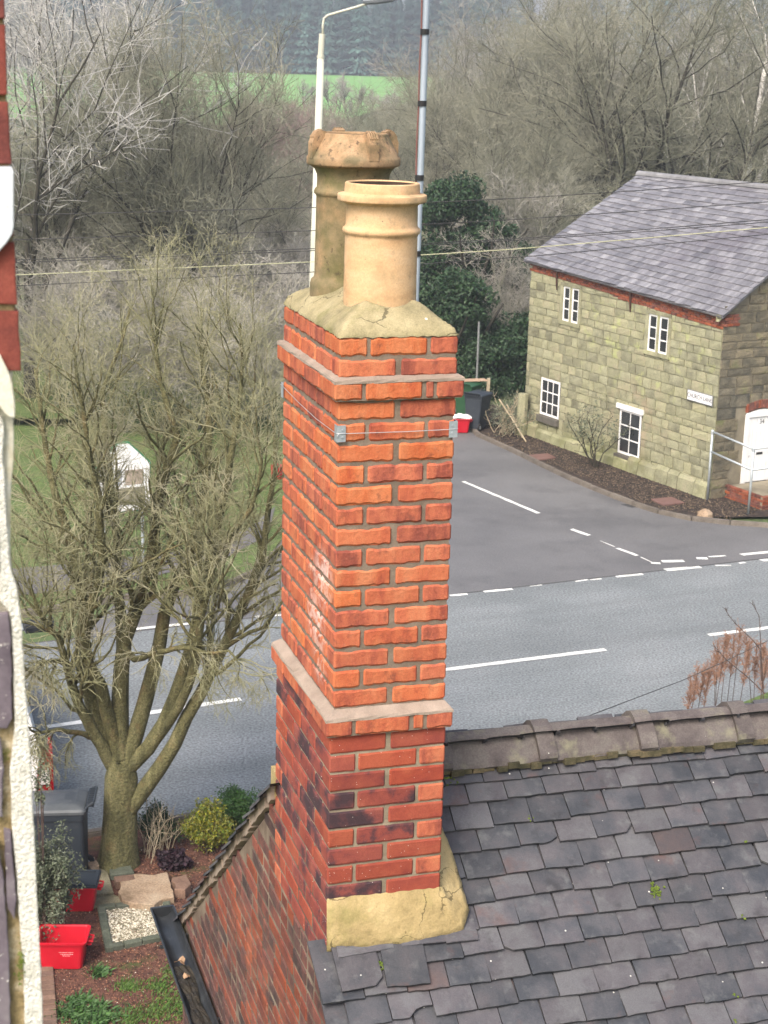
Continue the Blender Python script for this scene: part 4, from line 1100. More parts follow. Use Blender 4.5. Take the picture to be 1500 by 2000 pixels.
# door in the gable
dr = MB().box(.97, 1.93, -.012, .006, .36, 2.16).obj('door', M['white'], cottage)
for i in range(6): MB().box(1.06+i*.13, 1.06+i*.13+.122, -.032, -.0125, .38, 2.02).obj('board', M['white'], dr)
f = MB().box(.93, 1.04, -.06, -.005, .34, 2.10).box(1.86, 1.97, -.06, -.005, .34, 2.10)
V = [(.93, -.065, 2.04)]+[(.93+1.04*k/10, -.065, 2.12+.10*math.sin(PI*k/10)) for k in range(11)]+[(1.97, -.065, 2.04)]
f.prism(V, (0, .055, 0)).obj('frame', M['white'], dr)
MB().box(1.36, 1.56, -.040, -.0325, 1.06, 1.12).obj('letterbox', M['black'], dr)
MB().lathe([(.001, -.03), (.04, -.03), (.045, -.01), (.02, 0)], 12, (0, 0, 0)).obj('knob', M['black'], dr, loc=(1.14, -.035, 1.03), rot=(PI/2, 0, 0))
text('34', .16, M['black'], 'house_number', dr, Matrix.Translation((1.46, -.035, 1.90)) @ Matrix.Rotation(PI/2, 4, 'X'), .001)
vb = brick_mesh('arch_brick', .21, .09, .072, M['brick_band'], 3, step=.1)
for k in range(14):
    x = .93+1.04*(k+.5)/14
    link('arch_brick', vb, cottage, (x+.036, -.005, 2.26+.10*math.sin(PI*(k+.5)/14)), (0, -PI/2, 0))
# brick plinth with steps below the door
plinth = empty('brick_steps', (G0[0], G0[1], 0), CA, 'low red brick step wall in front of the white cottage door', 'steps')
pb = [brick_mesh('brick', .215, .10, .068, M['brick_band'], 90+i, rag=.002, inset=.004, step=.08) for i in range(3)]
MB().box(.47, 2.6, -1.38, -.05, 0, .36).obj('step_core', M['joint_dark'], plinth)
for k in range(5):
    for i in range(9): link('brick', pb[i % 3], plinth, (.58+i*.225+(.1 if k % 2 else 0), -1.345, .01+k*.075), (0, 0, 0))
    for i in range(6): link('brick', pb[i % 3], plinth, (.505, -1.20+i*.225-(.1 if k % 2 else 0), .01+k*.075), (0, 0, PI/2))
# railing
rl = empty('handrail', (0, 0, 0), 0, 'grey galvanised tube handrail in front of the cottage door', 'handrail')
a0 = at(1381, 980); b0 = at(1461, 1008)
za = on_plane(1390, 843, a0, np.array([0, 1., 0]))[2]; zb = on_plane(1474, 877, b0, np.array([0, 1., 0]))[2]
za2 = on_plane(1388, 882, a0, np.array([0, 1., 0]))[2]; zb2 = on_plane(1470, 918, b0, np.array([0, 1., 0]))[2]
A = Vector((a0[0], a0[1], 0)); B = Vector((b0[0], b0[1], 0)); Cc = B+Vector((1.9, 1.1, 0))
up = Vector((0, 0, 1))
for P, zt in ((A, za), (B, zb), (Cc, zb)):
    MB().tube([P, P+up*zt], .03, 10).lathe([(.036, zt-.06), (.04, zt), (.03, zt+.045), (.004, zt+.05)], 10, (P.x, P.y, 0)).obj('post', M['galv'], rl, smooth=True)
for z1, z2 in ((za, zb), (za2, zb2)):
    MB().tube([A+up*z1, B+up*z2], .026, 10).obj('rail', M['galv'], rl, smooth=True)
    MB().tube([B+up*z2, Cc+up*z2], .026, 10).obj('rail', M['galv'], rl, smooth=True)

# ------------------------------------------------------------------ plant growing tools
def norm(a): return a/np.maximum(np.linalg.norm(a, axis=-1, keepdims=True), 1e-9)
def grow(rs, P, R, n, tr, L, ang, k=4, wander=.25, up=.0, rf=.6, rmin=.003, taper=.35, droop=0, lvar=.4):
    """n side shoots on every polyline of P (N,k0,3) with radii R (N,k0); L length, may be per parent"""
    N, k0, _ = P.shape
    idx = np.repeat(np.arange(N), n); M_ = len(idx)
    t = rs.uniform(tr[0], tr[1], M_)*(k0-1); i0 = np.minimum(t.astype(int), k0-2); f = (t-i0)[:, None]
    a, b = P[idx, i0], P[idx, i0+1]; base = a+(b-a)*f; tan = norm(b-a)
    r0 = (R[idx, i0]*(1-f[:, 0])+R[idx, i0+1]*f[:, 0])*rf
    rnd = norm(rs.normal(size=(M_, 3))); perp = norm(rnd-tan*(rnd*tan).sum(1, keepdims=True))
    an = rs.normal(ang, ang*.3, M_)[:, None]
    d = norm(tan*np.cos(an)+perp*np.sin(an)+np.array([0, 0, up]))
    Lp = (L if np.isscalar(L) else np.asarray(L)[idx])*rs.uniform(1-lvar, 1+lvar, M_)*(1.15-.45*t/(k0-1))
    out = np.zeros((M_, k, 3)); out[:, 0] = base; st = (Lp/(k-1))[:, None]
    for j in range(1, k):
        d = norm(d+rs.normal(size=(M_, 3))*wander+np.array([0, 0, up*.35-droop*j/k]))
        out[:, j] = out[:, j-1]+d*st
    r0 = np.maximum(r0, rmin)
    rad = r0[:, None]*np.linspace(1, taper, k)[None, :]
    return out, np.maximum(rad, rmin*.5)
def tube_arrays(P, R, s=3):
    N, k, _ = P.shape
    T = np.gradient(P, axis=1); T = norm(T)
    ref = np.where(np.abs(T[:, :1, 2:3]) > .8, np.array([[[1., 0, 0]]]), np.array([[[0, 0, 1.]]]))
    A = norm(np.cross(T, np.broadcast_to(ref, T.shape))); B = np.cross(T, A)
    q = np.linspace(0, 2*PI, s, endpoint=False)
    V = P[:, :, None, :]+R[:, :, None, None]*(A[:, :, None, :]*np.cos(q)[None, None, :, None]+B[:, :, None, :]*np.sin(q)[None, None, :, None])
    base = (np.arange(N)*k*s)[:, None, None]+(np.arange(k-1)*s)[None, :, None]+np.arange(s)[None, None, :]
    nxt = (np.arange(N)*k*s)[:, None, None]+(np.arange(k-1)*s)[None, :, None]+((np.arange(s)+1) % s)[None, None, :]
    F = np.stack([base, nxt, nxt+s, base+s], -1).reshape(-1, 4)
    return V.reshape(-1, 3), F
def tubes_mesh(name, lst, mt, smooth=True):
    V = []; F = []; o = 0
    for P, R, s in lst:
        v, f = tube_arrays(P, R, s); V.append(v); F.append(f+o); o += len(v)
    return mesh_np(name, np.concatenate(V), np.concatenate(F), mt, smooth)
def leaf_mesh(name, C, size, rs, mt, asp=.5, up=.3, nrm=None, fold=.15):
    """C (n,3) centres: every leaf two triangles folded on its midrib"""
    n = len(C); a = norm(rs.normal(size=(n, 3))+(0 if nrm is None else nrm)+np.array([0, 0, up])); b = norm(np.cross(a, rs.normal(size=(n, 3)))); c = np.cross(a, b)
    s = size*rs.uniform(.6, 1.3, (n, 1))
    V = np.stack([C-b*s, C+c*s*asp+a*s*fold, C+b*s, C-c*s*asp+a*s*fold], 1).reshape(-1, 3)
    i = np.arange(n)[:, None]*4; F = np.concatenate([i+np.array([[0, 1, 2]]), i+np.array([[0, 2, 3]])])
    return mesh_np(name, V, F, mt)
def spine(rs, p, d, L, k, wander, up=0, bend=None):
    out = [np.array(p, float)]; d = norm(np.array(d, float))
    for j in range(k-1):
        d = norm(d+rs.normal(size=3)*wander+np.array([0, 0, up])+(bend if bend is not None else 0)); out.append(out[-1]+d*L/(k-1))
    return np.array(out)
def resamp(pts, k):
    pts = np.asarray(pts, float); s = np.concatenate([[0], np.cumsum(np.linalg.norm(np.diff(pts, axis=0), axis=1))]); q = np.linspace(0, s[-1], k)
    return np.stack([np.interp(q, s, pts[:, i]) for i in range(3)], 1)

M['bark_fg'] = mat('olive_mossy_bark', [(.055, .055, .025), (.105, .100, .045), (.165, .152, .075)], 6, .92, 1, 26, world=True, fine=.4, fscale=50, bdist=.03, stretch=(1.5, 1.5, .4),
    stain=[((.16, .10, .045), 3, .55, .68, .5, None, None)])
M['twig_fg'] = mat('pale_olive_twig', [(.14, .145, .065), (.27, .265, .15), (.42, .39, .28)], 1.6, .85, 0, world=True)
M['twig_a'] = mat('grey_brown_twig', [(.17, .16, .135), (.30, .285, .245), (.46, .44, .39)], .35, .9, 0, world=True)
M['twig_b'] = mat('olive_grey_twig', [(.12, .125, .085), (.225, .225, .165), (.36, .35, .275)], .35, .9, 0, world=True)
M['twig_red'] = mat('red_brown_twig', [(.15, .10, .095), (.235, .165, .15), (.32, .25, .225)], .5, .9, 0, world=True)
M['twig_pale'] = mat('silver_twig', [(.34, .33, .31), (.52, .51, .48)], .5, .85, 0, world=True)
M['bark_dark'] = mat('gap_shade_bark', [(.022, .021, .016), (.06, .055, .04)], 2, .9, .3, 10, world=True)  # dark bark, its colour deepened to paint shade into gaps between twigs
M['bark_birch'] = mat('white_birch_bark', [(.10, .09, .08), (.52, .50, .47), (.66, .64, .60)], 2.5, .8, .2, 20, world=True, pos=[.36, .44, .6])
M['conifer'] = mat('dark_conifer_needles', [(.010, .032, .030), (.030, .072, .062), (.065, .12, .10)], .30, .9, 0, rnd=.25, hue=.15)
M['holly'] = mat('dark_evergreen_leaf', [(.008, .022, .009), (.020, .048, .018), (.045, .085, .032)], 1.2, .55, 0, world=True, island=True, hue=.2)
M['grey_leaf'] = mat('grey_green_leaf', [(.045, .065, .035), (.10, .12, .075), (.19, .20, .14)], 5, .6, 0, world=True, island=True, hue=.25)
M['lime_leaf'] = mat('yellow_green_leaf', [(.03, .06, .01), (.09, .13, .016), (.22, .20, .025), (.20, .14, .02)], 2.6, .6, 0, world=True, island=True, hue=.25)
M['green_leaf'] = mat('mid_green_leaf', [(.02, .06, .014), (.06, .13, .03)], 5, .6, 0, world=True, island=True, hue=.2)
M['purple_leaf'] = mat('purple_black_leaf', [(.012, .007, .010), (.04, .02, .03)], 5, .6, 0, world=True, island=True, hue=.2)
M['straw'] = mat('dry_straw_stem', [(.24, .19, .12), (.46, .40, .29)], 5, .9, 0, world=True)
M['seedhead'] = mat('russet_seed_head', [(.22, .12, .08), (.38, .23, .16)], 8, .95, 0, world=True)
M['stem_dark'] = mat('dark_dead_stem', [(.06, .04, .035), (.12, .085, .07)], 8, .95, 0, world=True)

def gp(px, Y, z=None):
    """point on the terrain in the direction of picture column px at distance Y"""
    g = terr(0, Y) if z is None else z
    Z = .9654*Y+.2608*(H-g); y = 1000+FPX*((H-g)*.9654-Y*.2608)/Z*1.0
    p = at_depth(px, y, Y); return np.array([p[0], Y, g-.05])

# --- big bare tree in the garden ---------------------------------------
rs = np.random.RandomState(11)
TY = 20.45; base = at(232, 1690)
tree = empty('garden_tree', tuple(base), 0, 'many stemmed bare tree with olive bark beside the grey wheelie bin', 'tree')
inv = -base
def px_path(pts, dy):
    n = len(pts); return np.array([at_depth(x, y, TY+dy*(i/(n-1))) for i, (x, y) in enumerate(pts)])+inv
trunk_pts = px_path([(228, 1700), (230, 1640), (232, 1580), (235, 1530), (238, 1485)], 0)
stems = [
 ([(222, 1500), (192, 1448), (152, 1360), (134, 1292), (120, 1252), (98, 1225), (80, 1190), (60, 1130)], -.8, .095),
 ([(226, 1490), (200, 1440), (180, 1370), (170, 1320), (160, 1272), (172, 1180), (144, 1060), (124, 1004), (100, 908), (85, 820), (78, 730)], .5, .12),
 ([(232, 1480), (208, 1380), (206, 1350), (176, 1305), (166, 1270), (175, 1200), (205, 1100), (198, 1000), (180, 900), (165, 790), (150, 690)], -.9, .10),
 ([(236, 1480), (232, 1448), (236, 1340), (240, 1260), (260, 1200), (288, 1100), (300, 1040), (312, 940), (344, 852), (320, 780), (300, 690), (310, 610)], .3, .125),
 ([(238, 1480), (238, 1400), (238, 1300), (236, 1200), (224, 1120), (232, 1060), (222, 950), (216, 860), (208, 760), (240, 680), (262, 600)], 1.2, .10),
 ([(246, 1490), (272, 1412), (292, 1340), (312, 1260), (328, 1180), (372, 1084), (400, 980), (416, 880), (410, 780), (395, 690), (400, 600)], .9, .12),
 ([(250, 1500), (300, 1450), (330, 1400), (360, 1320), (376, 1260), (392, 1180), (416, 1060), (444, 960), (468, 832), (480, 720), (470, 640)], -.4, .11),
 ([(252, 1580), (290, 1530), (330, 1465), (365, 1385), (400, 1332), (448, 1228), (480, 1160), (516, 1080), (528, 980), (545, 880), (540, 790)], -.2, .115),
 ([(300, 1450), (345, 1390), (385, 1290), (398, 1200), (420, 1120), (455, 1060), (500, 990), (515, 900), (505, 800)], -1.4, .075),
 ([(240, 1262), (262, 1290), (300, 1275), (350, 1262), (400, 1280), (440, 1270), (470, 1300)], -1.2, .05),
 ([(195, 1445), (150, 1425), (110, 1410), (75, 1420), (45, 1405)], -1.0, .045),
 ([(140, 1300), (105, 1290), (80, 1300), (50, 1330)], -.8, .04),
]
sp = []; sr = []
for pts, dy, r0 in stems:
    P = resamp(px_path(pts, dy), 16); P[2:] += np.cumsum(rs.normal(size=(14, 3))*.012, axis=0); sp.append(P); sr.append(np.linspace(r0, max(.010, r0*.14), 16))
sp = np.array(sp); sr = np.array(sr)
tr = resamp(trunk_pts, 8); trr = np.array([.30, .25, .23, .215, .205, .20, .195, .15])
mtr = MB(); 
tm = tubes_mesh('trunk', [(tr[None], trr[None], 20)], M['bark_fg'])
co = np.empty(len(tm.vertices)*3); tm.vertices.foreach_get('co', co); co = co.reshape(-1, 3)
cx = co-tr[np.repeat(np.arange(8), 20)]; ang = np.arctan2(cx[:, 1], cx[:, 0])
co += cx*(.12*np.sin(3*ang+1+co[:, 2])+.07*np.sin(7*ang+co[:, 2]*2)+rs.uniform(-.03, .03, len(co)))[:, None]; tm.vertices.foreach_set('co', co.ravel())
link('trunk', tm, tree)
for i in range(len(sp)):
    link('stem', tubes_mesh('stem', [(sp[i][None], sr[i][None], 10)], M['bark_fg']), tree)
# limbs, branches and twigs
l2, r2 = grow(rs, sp[:9], sr[:9], 25, (.30, 1), 1.45, .72, 9, .17, .16, .44, .0060, .3)
l2b, r2b = grow(rs, sp[9:], sr[9:], 12, (.2, 1), .6, .8, 6, .25, -.05, .5, .006, .3, droop=.3)
l3, r3 = grow(rs, l2, r2, 11, (.10, 1), .60, .8, 7, .22, .08, .5, .0029, .4)
l3b, r3b = grow(rs, l2b, r2b, 9, (.1, 1), .38, .8, 5, .35, -.1, .5, .0045, .4, droop=.5)
l4, r4 = grow(rs, l3, r3, 6, (.15, 1), .23, .8, 5, .24, .03, .6, .0021, .5)
l4b, r4b = grow(rs, l3b, r3b, 6, (.1, 1), .18, .8, 3, .4, -.1, .6, .0034, .5, droop=.4)
lt, rt_ = grow(rs, sp[:9], sr[:9], 22, (.40, 1), .45, .8, 7, .22, .1, .3, .0030, .4); rt_ = np.minimum(rt_, .0075)
def clipx(P, R, x0): return P, R
link('branches', tubes_mesh('branches', [(l2, r2, 5), (l2b, r2b, 5)], M['bark_fg']), tree)
tag(link('twigs', tubes_mesh('twigs', [(l3, r3, 3), (l3b, r3b, 3), (l4, r4, 3), (l4b, r4b, 3), (lt, rt_, 3)], M['twig_fg']), tree), kind='stuff')

# --- tree kinds for the distance ------------------------------------------
def make_tree(seed, H_, spread, nst, r0, bark, twig, n2=14, n3=9, n4=6, tw=.012, lean=.5, up=.22, multi=True, L2=.32, fork=.25):
    rs = np.random.RandomState(seed); P = []; R = []
    for i in range(nst):
        a = 2*PI*(i+rs.uniform(-.3, .3))/nst; d = np.array([math.cos(a)*lean*rs.uniform(.5, 1.3), math.sin(a)*lean*rs.uniform(.5, 1.3), 1])
        s0 = np.array([0, 0, H_*fork*(0 if multi else rs.uniform(.5, 1))])
        p = spine(rs, s0+np.array([math.cos(a), math.sin(a), 0])*r0*(1.2 if multi else .1), d, H_*rs.uniform(.8, 1.05)-s0[2], 9, .13, .04); P.append(p); R.append(np.linspace(r0*(.6 if nst > 2 else 1), r0*.10, 9))
    P = np.array(P); R = np.array(R); w_ = [(P, R, 6)]
    if not multi:
        t = np.array([[0, 0, -.3], [0, 0, H_*fork*.5], [r0*.3, 0, H_*fork], [r0*.2, 0, H_*fork*1.6]])[None]; w_.append((t, np.array([[r0*1.4, r0, r0*.9, r0*.5]]), 8))
    l2, r2 = grow(rs, P, R, n2, (.25, 1), H_*L2*spread, .7, 6, .18, up, .55, tw*1.3, .35)
    l3, r3 = grow(rs, l2, r2, n3, (.15, 1), H_*.13*spread, .7, 4, .25, up*.6, .5, tw*.9, .5)
    l4, r4 = grow(rs, l3, r3, n4, (.1, 1), H_*.065, .75, 3, .3, up*.4, .6, tw*.62, .6)
    l5, r5 = grow(rs, l2, r2, n3, (.1, 1), H_*.05, .9, 3, .4, 0, .4, tw*.6, .6)
    a = tubes_mesh('trunk', w_, M[bark]); b = tubes_mesh('branches', [(l2, r2, 4)], M[bark]); c = tubes_mesh('twigs', [(l3, r3, 3), (l4, r4, 3), (l5, r5, 3)], M[twig])
    return (a, b, c)
KIND = {
 'wide': make_tree(1, 12, 1.15, 8, .24, 'bark_dark', 'twig_b', 19, 11, 7, .012, .75, multi=False, fork=.16),
 'bushy': make_tree(2, 11, 1.0, 12, .13, 'bark_dark', 'twig_b', 18, 10, 6, .011, .50, up=.12),
 'tall': make_tree(3, 13, 1.0, 5, .20, 'bark_dark', 'twig_a', 17, 10, 6, .012, .30, multi=False, fork=.3),
 'pale': make_tree(4, 13, 1.1, 4, .16, 'bark_dark', 'twig_pale', 12, 8, 4, .017, .45, multi=False, fork=.25),
 'birch': make_tree(5, 14, .7, 2, .15, 'bark_birch', 'twig_a', 12, 6, 4, .012, .22, multi=False, fork=.3),
 'scrub': make_tree(6, 4.2, 1.15, 13, .035, 'twig_b', 'twig_a', 10, 6, 4, .009, .6, up=.12),
 'redscrub': make_tree(7, 6.5, .8, 22, .03, 'twig_red', 'twig_red', 10, 6, 3, .013, .22, up=.3),
 'sapling': make_tree(8, 8, .8, 2, .07, 'bark_dark', 'twig_a', 14, 6, 3, .030, .2, multi=False, fork=.25),
}
def tree_at(name, kind, px, Y, hscale, label, group=None, rz=0, wsc=None, z=None, cat='tree'):
    p = gp(px, Y, z); k = KIND[kind]
    t = empty(name, tuple(p), rz, label, cat, group); s = hscale; w_ = wsc or s
    for nm, me in zip(('trunk', 'branches', 'twigs'), k):
        o = link(nm, me, t, sc=(w_, w_, s))
        if nm == 'twigs': o['kind'] = 'stuff'
    return t
tree_at('bushy_tree', 'bushy', 395, 53, .98, 'broad bushy bare tree behind the overhead wires left of the chimney pots', wsc=.92)
tree_at('bushy_tree', 'bushy', 245, 60, .95, 'second bushy bare tree just left of the broad one, further back', rz=2, wsc=.9)
tree_at('bushy_tree', 'bushy', 540, 70, .62, 'lower bushy bare tree just left of the chimney pots', rz=4, wsc=.8)
tree_at('pale_tree', 'pale', 60, 50, .96, 'bare tree with silvery pale twigs at the upper left edge', rz=.4, wsc=1.0)
tree_at('pale_tree', 'pale', 190, 66, 1.0, 'bare tree with long pale arching branches against the dark conifers', rz=2.2, wsc=.8)
tree_at('wide_tree', 'wide', 96, 58, .62, 'dark trunked leaning tree above the grass patch at left', rz=1.4)
tree_at('spreading_tree', 'wide', 1255, 74, 1.06, 'large spreading bare tree rising behind the slate cottage roof', rz=.3, wsc=1.32)
tree_at('spreading_tree', 'wide', 1015, 88, 1.0, 'bare spreading tree left of the cottage ridge, behind the galvanised pole', rz=2.6, wsc=1.0)
tree_at('tall_tree', 'tall', 905, 104, .95, 'slim bare tree close right of the galvanised pole top', rz=1, wsc=1.2)
tree_at('spreading_tree', 'wide', 1490, 86, 1.12, 'bare tree at the top right corner of the view', rz=4.0, wsc=1.2)
tree_at('birch_tree', 'birch', 1440, 78, 1.2, 'birch with bright white stem at the top right corner', rz=.5)
tree_at('birch_tree', 'birch', 1372, 80, .95, 'slimmer birch standing just left of the bright white one', rz=2.5)
tree_at('tall_tree', 'tall', 1120, 95, 1.0, 'bare tree showing above the left end of the cottage ridge', rz=3)
rs0 = random.Random(8)
def many(name, kind, spots, label, group, cat, smin, smax):
    for px, Y in spots:
        tree_at(name, kind, px, Y, rs0.uniform(smin, smax), label, group, rs0.uniform(0, 6.28), cat=cat)
many('scrub_bush', 'scrub', [(130+i*62+rs0.uniform(-15, 15), 46+rs0.uniform(0, 3)) for i in range(9)]+[(150+i*52+rs0.uniform(-20, 20), 56+rs0.uniform(-2, 4)) for i in range(10)]+[(140+i*55, 66+rs0.uniform(-3, 4)) for i in range(9)]+[(160+i*45, 80+rs0.uniform(-5, 5)) for i in range(10)],
     'tangled bare thicket bush between the park grass and the tall trees at left', 'thicket bushes behind the park grass', 'bush', .85, 1.15)
many('red_shrub', 'redscrub', [(142, 64), (182, 63), (300, 66)], 'upright shrub of thin red brown stems under the overhead wires', 'red stemmed shrubs under the wires', 'shrub', .85, 1.05)
many('red_scrub', 'redscrub', [(505+i*24+rs0.uniform(-6, 6), 112+rs0.uniform(-8, 10)) for i in range(7)]+[(470+i*30, 135+rs0.uniform(-6, 6)) for i in range(6)],
     'reddish bare shrub below the green field, left of the chimney pots', 'reddish shrubs below the field', 'shrub', 1.0, 1.2)
many('bare_bush', 'bushy', [(820+i*50+rs0.uniform(-10, 10), 128+rs0.uniform(-12, 14)) for i in range(7)]+[(15, 125), (100, 130), (330, 130), (420, 140)],
     'small grey bare tree in the wooded strip below the field', 'bare trees along the foot of the field', 'tree', .5, .62)
many('bare_bush', 'bushy', [(860, 84), (930, 76), (1000, 70), (1060, 100), (1180, 105), (1300, 100), (1390, 104), (1460, 108), (1530, 98), (780, 96)],
     'grey brown bare tree crowding behind the cottage', 'bare trees crowding behind the cottage', 'tree', .7, .95)
many('sapling', 'sapling', [(650, 235), (690, 226), (742, 220), (770, 218), (808, 214), (600, 240)],
     'thin bare sapling standing against the bright green field', 'saplings against the field', 'tree', .9, 1.25)
many('far_bare_tree', 'tall', [(x+rs0.uniform(-12, 12), 236+rs0.uniform(0, 40)) for x in (10, 60, 110, 160, 210, 260, 900, 950, 1000, 1050, 1100, 1160, 1220, 1290, 1350, 1410, 1470)],
     'distant bare tree at the field edge', 'distant bare trees at the field edges', 'tree', .9, 1.2)
# hedge along the foot of the field
rs = np.random.RandomState(5)
hp = []
for i in range(420):
    px = rs.uniform(600, 870); Y = 178+(px-600)*.30+rs.uniform(-4, 4); p = gp(px, Y); hp.append([p+np.array([0, 0, 0]), p+np.array([rs.normal()*.5, 0, 1.1]), p+np.array([rs.normal()*1.0, 0, 2.0*rs.uniform(.6, 1.2)])])
hp = np.array(hp); hr = np.tile(np.array([.09, .06, .03]), (len(hp), 1))
h2, hr2 = grow(rs, hp, hr, 12, (.1, 1), 1.0, .8, 3, .3, .1, .6, .03, .6)
hedge = link('hedge', tubes_mesh('hedge', [(hp, hr, 3), (h2, hr2, 3)], M['bark_dark']))
tag(hedge, 'low dark field hedge running behind the tall chimney pot', 'hedge', kind='stuff')

# --- conifers -----------------------------------------------------------
def conifer(seed, H_):
    rs = np.random.RandomState(seed)
    tk = mesh_np('trunk', *[(lambda v, f: (v, f))(*tube_arrays(np.array([[[0, 0, -1], [0, 0, H_*.5], [0, 0, H_]]]), np.array([[.25, .16, .03]]), 6))][0], M['bark_dark'])
    n = 2600; h = rs.uniform(.06, 1, n)**.85; rad = (1-h)**.8*H_*.19+.15
    lay = .85+.25*np.sin(h*62+rs.normal(size=n)*.3)
    a = rs.uniform(0, 2*PI, n); rr = rad*lay*rs.uniform(.35, 1.05, n)
    C = np.stack([np.cos(a)*rr, np.sin(a)*rr, h*H_-rr*.38], 1)
    out = np.stack([np.cos(a), np.sin(a), -.45+rs.normal(size=n)*.15], 1); out = norm(out); side = norm(np.cross(out, np.array([0, 0, 1.])))
    s = (.55+rad*.22)[:, None]*rs.uniform(.6, 1.2, (n, 1)); w_ = .30*s
    up_ = np.cross(side, out)
    V = np.stack([C-out*s*.5, C+side*w_-up_*.12, C+out*s*.7-np.array([0, 0, .15]), C-side*w_-up_*.12], 1).reshape(-1, 3)
    i = np.arange(n)[:, None]*4; F = np.concatenate([i+np.array([[0, 1, 2]]), i+np.array([[0, 2, 3]])])
    return tk, mesh_np('crown', V, F, M['conifer'])
CON = [conifer(i, 20) for i in range(4)]
k = 0
for row, (Y, n) in enumerate(((436, 22), (446, 22), (460, 22), (478, 24), (500, 24), (528, 24), (560, 26), (600, 26))):
    for i in range(n):
        px = 150+820*(i+.5*(row % 2)+rs0.uniform(-.25, .25))/n if row < 3 else -100+1700*(i+rs0.uniform(-.3, .3))/n
        p = gp(px, Y+rs0.uniform(-4, 4)); s = rs0.uniform(.85, 1.2)
        t = empty('conifer_tree', tuple(p), rs0.uniform(0, 6), 'dark conifer in the hazy plantation beyond the green field', 'tree', 'conifers of the far plantation')
        tk, cr = CON[k % 4]; k += 1
        link('trunk', tk, t, sc=(s, s, s)); o = link('crown', cr, t, sc=(s*1.1, s*1.1, s)); o['kind'] = 'stuff'

# --- evergreen beside the lane -------------------------------------------
rs = np.random.RandomState(9)
def evergreen(name, px, Y, rx, hgt, n, size, label, seed=1, mt='holly', zlow=.05):
    rs = np.random.RandomState(seed); p = gp(px, Y); t = empty(name, tuple(p), 0, label, 'evergreen')
    ks = 46; cc = []; 
    for i in range(ks):
        h = rs.uniform(zlow, .93); a = rs.uniform(0, 2*PI); q = rx*(1-h**2.2)**.5*rs.uniform(.35, 1)
        cc.append((q*math.cos(a), q*math.sin(a), h*hgt, rx*rs.uniform(.22, .42)))
    cc = np.array(cc); idx = rs.randint(0, ks, n); d = norm(rs.normal(size=(n, 3)))*rs.uniform(.5, 1.05, (n, 1))
    C = cc[idx, :3]+d*cc[idx, 3:4]*np.array([1, 1, .8]); C[:, 2] = np.maximum(C[:, 2], .1)
    o = link('crown', leaf_mesh('crown', C, size, rs, M[mt], .55, .2, d*1.2), t); o['kind'] = 'stuff'
    P = np.array([spine(rs, (rs.normal()*.15, rs.normal()*.15, 0), (rs.normal()*.3, rs.normal()*.3, 1), hgt*.85, 6, .1) for _ in range(5)])
    link('trunk', tubes_mesh('trunk', [(P, np.tile(np.linspace(.12, .03, 6), (5, 1)), 6)], M['bark_dark']), t)
    return t
evergreen('holly_tree', 893, 60, 2.1, 6.7, 30000, .08, 'dense dark green evergreen right of the front chimney pot', 1)
evergreen('holly_tree', 965, 61, 1.9, 5.0, 20000, .08, 'lower dark evergreen between the taller one and the cottage', 2)
evergreen('ivy_mass', 885, 55, 1.7, 3.9, 16000, .075, 'dark ivy covered mass behind the green wheelie bin', 3)
evergreen('undergrowth', 1015, 56, 1.9, 2.3, 12000, .07, 'low dark undergrowth against the far corner of the cottage', 5)
evergreen('undergrowth', 940, 54, 1.5, 1.7, 8000, .07, 'low dark undergrowth directly behind the grey bin by the cottage', 6)
tree_at('bare_shrub', 'scrub', 955, 57.5, .8, 'bare tangled shrub behind the wheelie bins by the cottage', rz=1, cat='bush')
tree_at('bare_shrub', 'scrub', 1010, 58, 1.05, 'bare tangled shrub against the far corner of the cottage', rz=3, cat='bush')
tree_at('bare_shrub', 'scrub', 985, 66, 1.4, 'tall bare shrub poking through the dark evergreen', rz=5, cat='bush')

# ------------------------------------------------------------------ wheelie bins, crates
M['bin_grey'] = mat('slate_grey_plastic', [(.022, .028, .036), (.032, .040, .050)], 3, .5, .08, 60, stain=[((.06, .065, .07), 4, .55, .75, .5, None, None)])
M['bin_lid'] = mat('grey_plastic_lid', [(.06, .068, .075), (.10, .11, .118)], 4, .5, .1, 60, stain=[((.20, .21, .20), 9, .6, .75, .5, None, None)])
M['bin_green'] = mat('dark_green_plastic', [(.015, .06, .025), (.025, .08, .035)], 3, .5, .05, 60)
M['red_plastic'] = mat('red_plastic', [(.40, .007, .018), (.48, .012, .026)], 3, .38, .05, 60, rnd=.1)
M['rubber'] = mat('black_rubber', [(.014, .014, .015), (.028, .028, .03)], 9, .8, .2, 60)
M['paper'] = mat('crumpled_white_paper', [(.55, .55, .54), (.75, .75, .73)], 30, .8, .3, 60)
M['bottle'] = mat('brown_bottle_glass', [(.012, .006, .004), (.03, .015, .01)], 8, .1, 0, spec=.6)
M['card'] = mat('brown_cardboard', [(.30, .20, .13), (.42, .30, .21)], 5, .9, .2, 40)
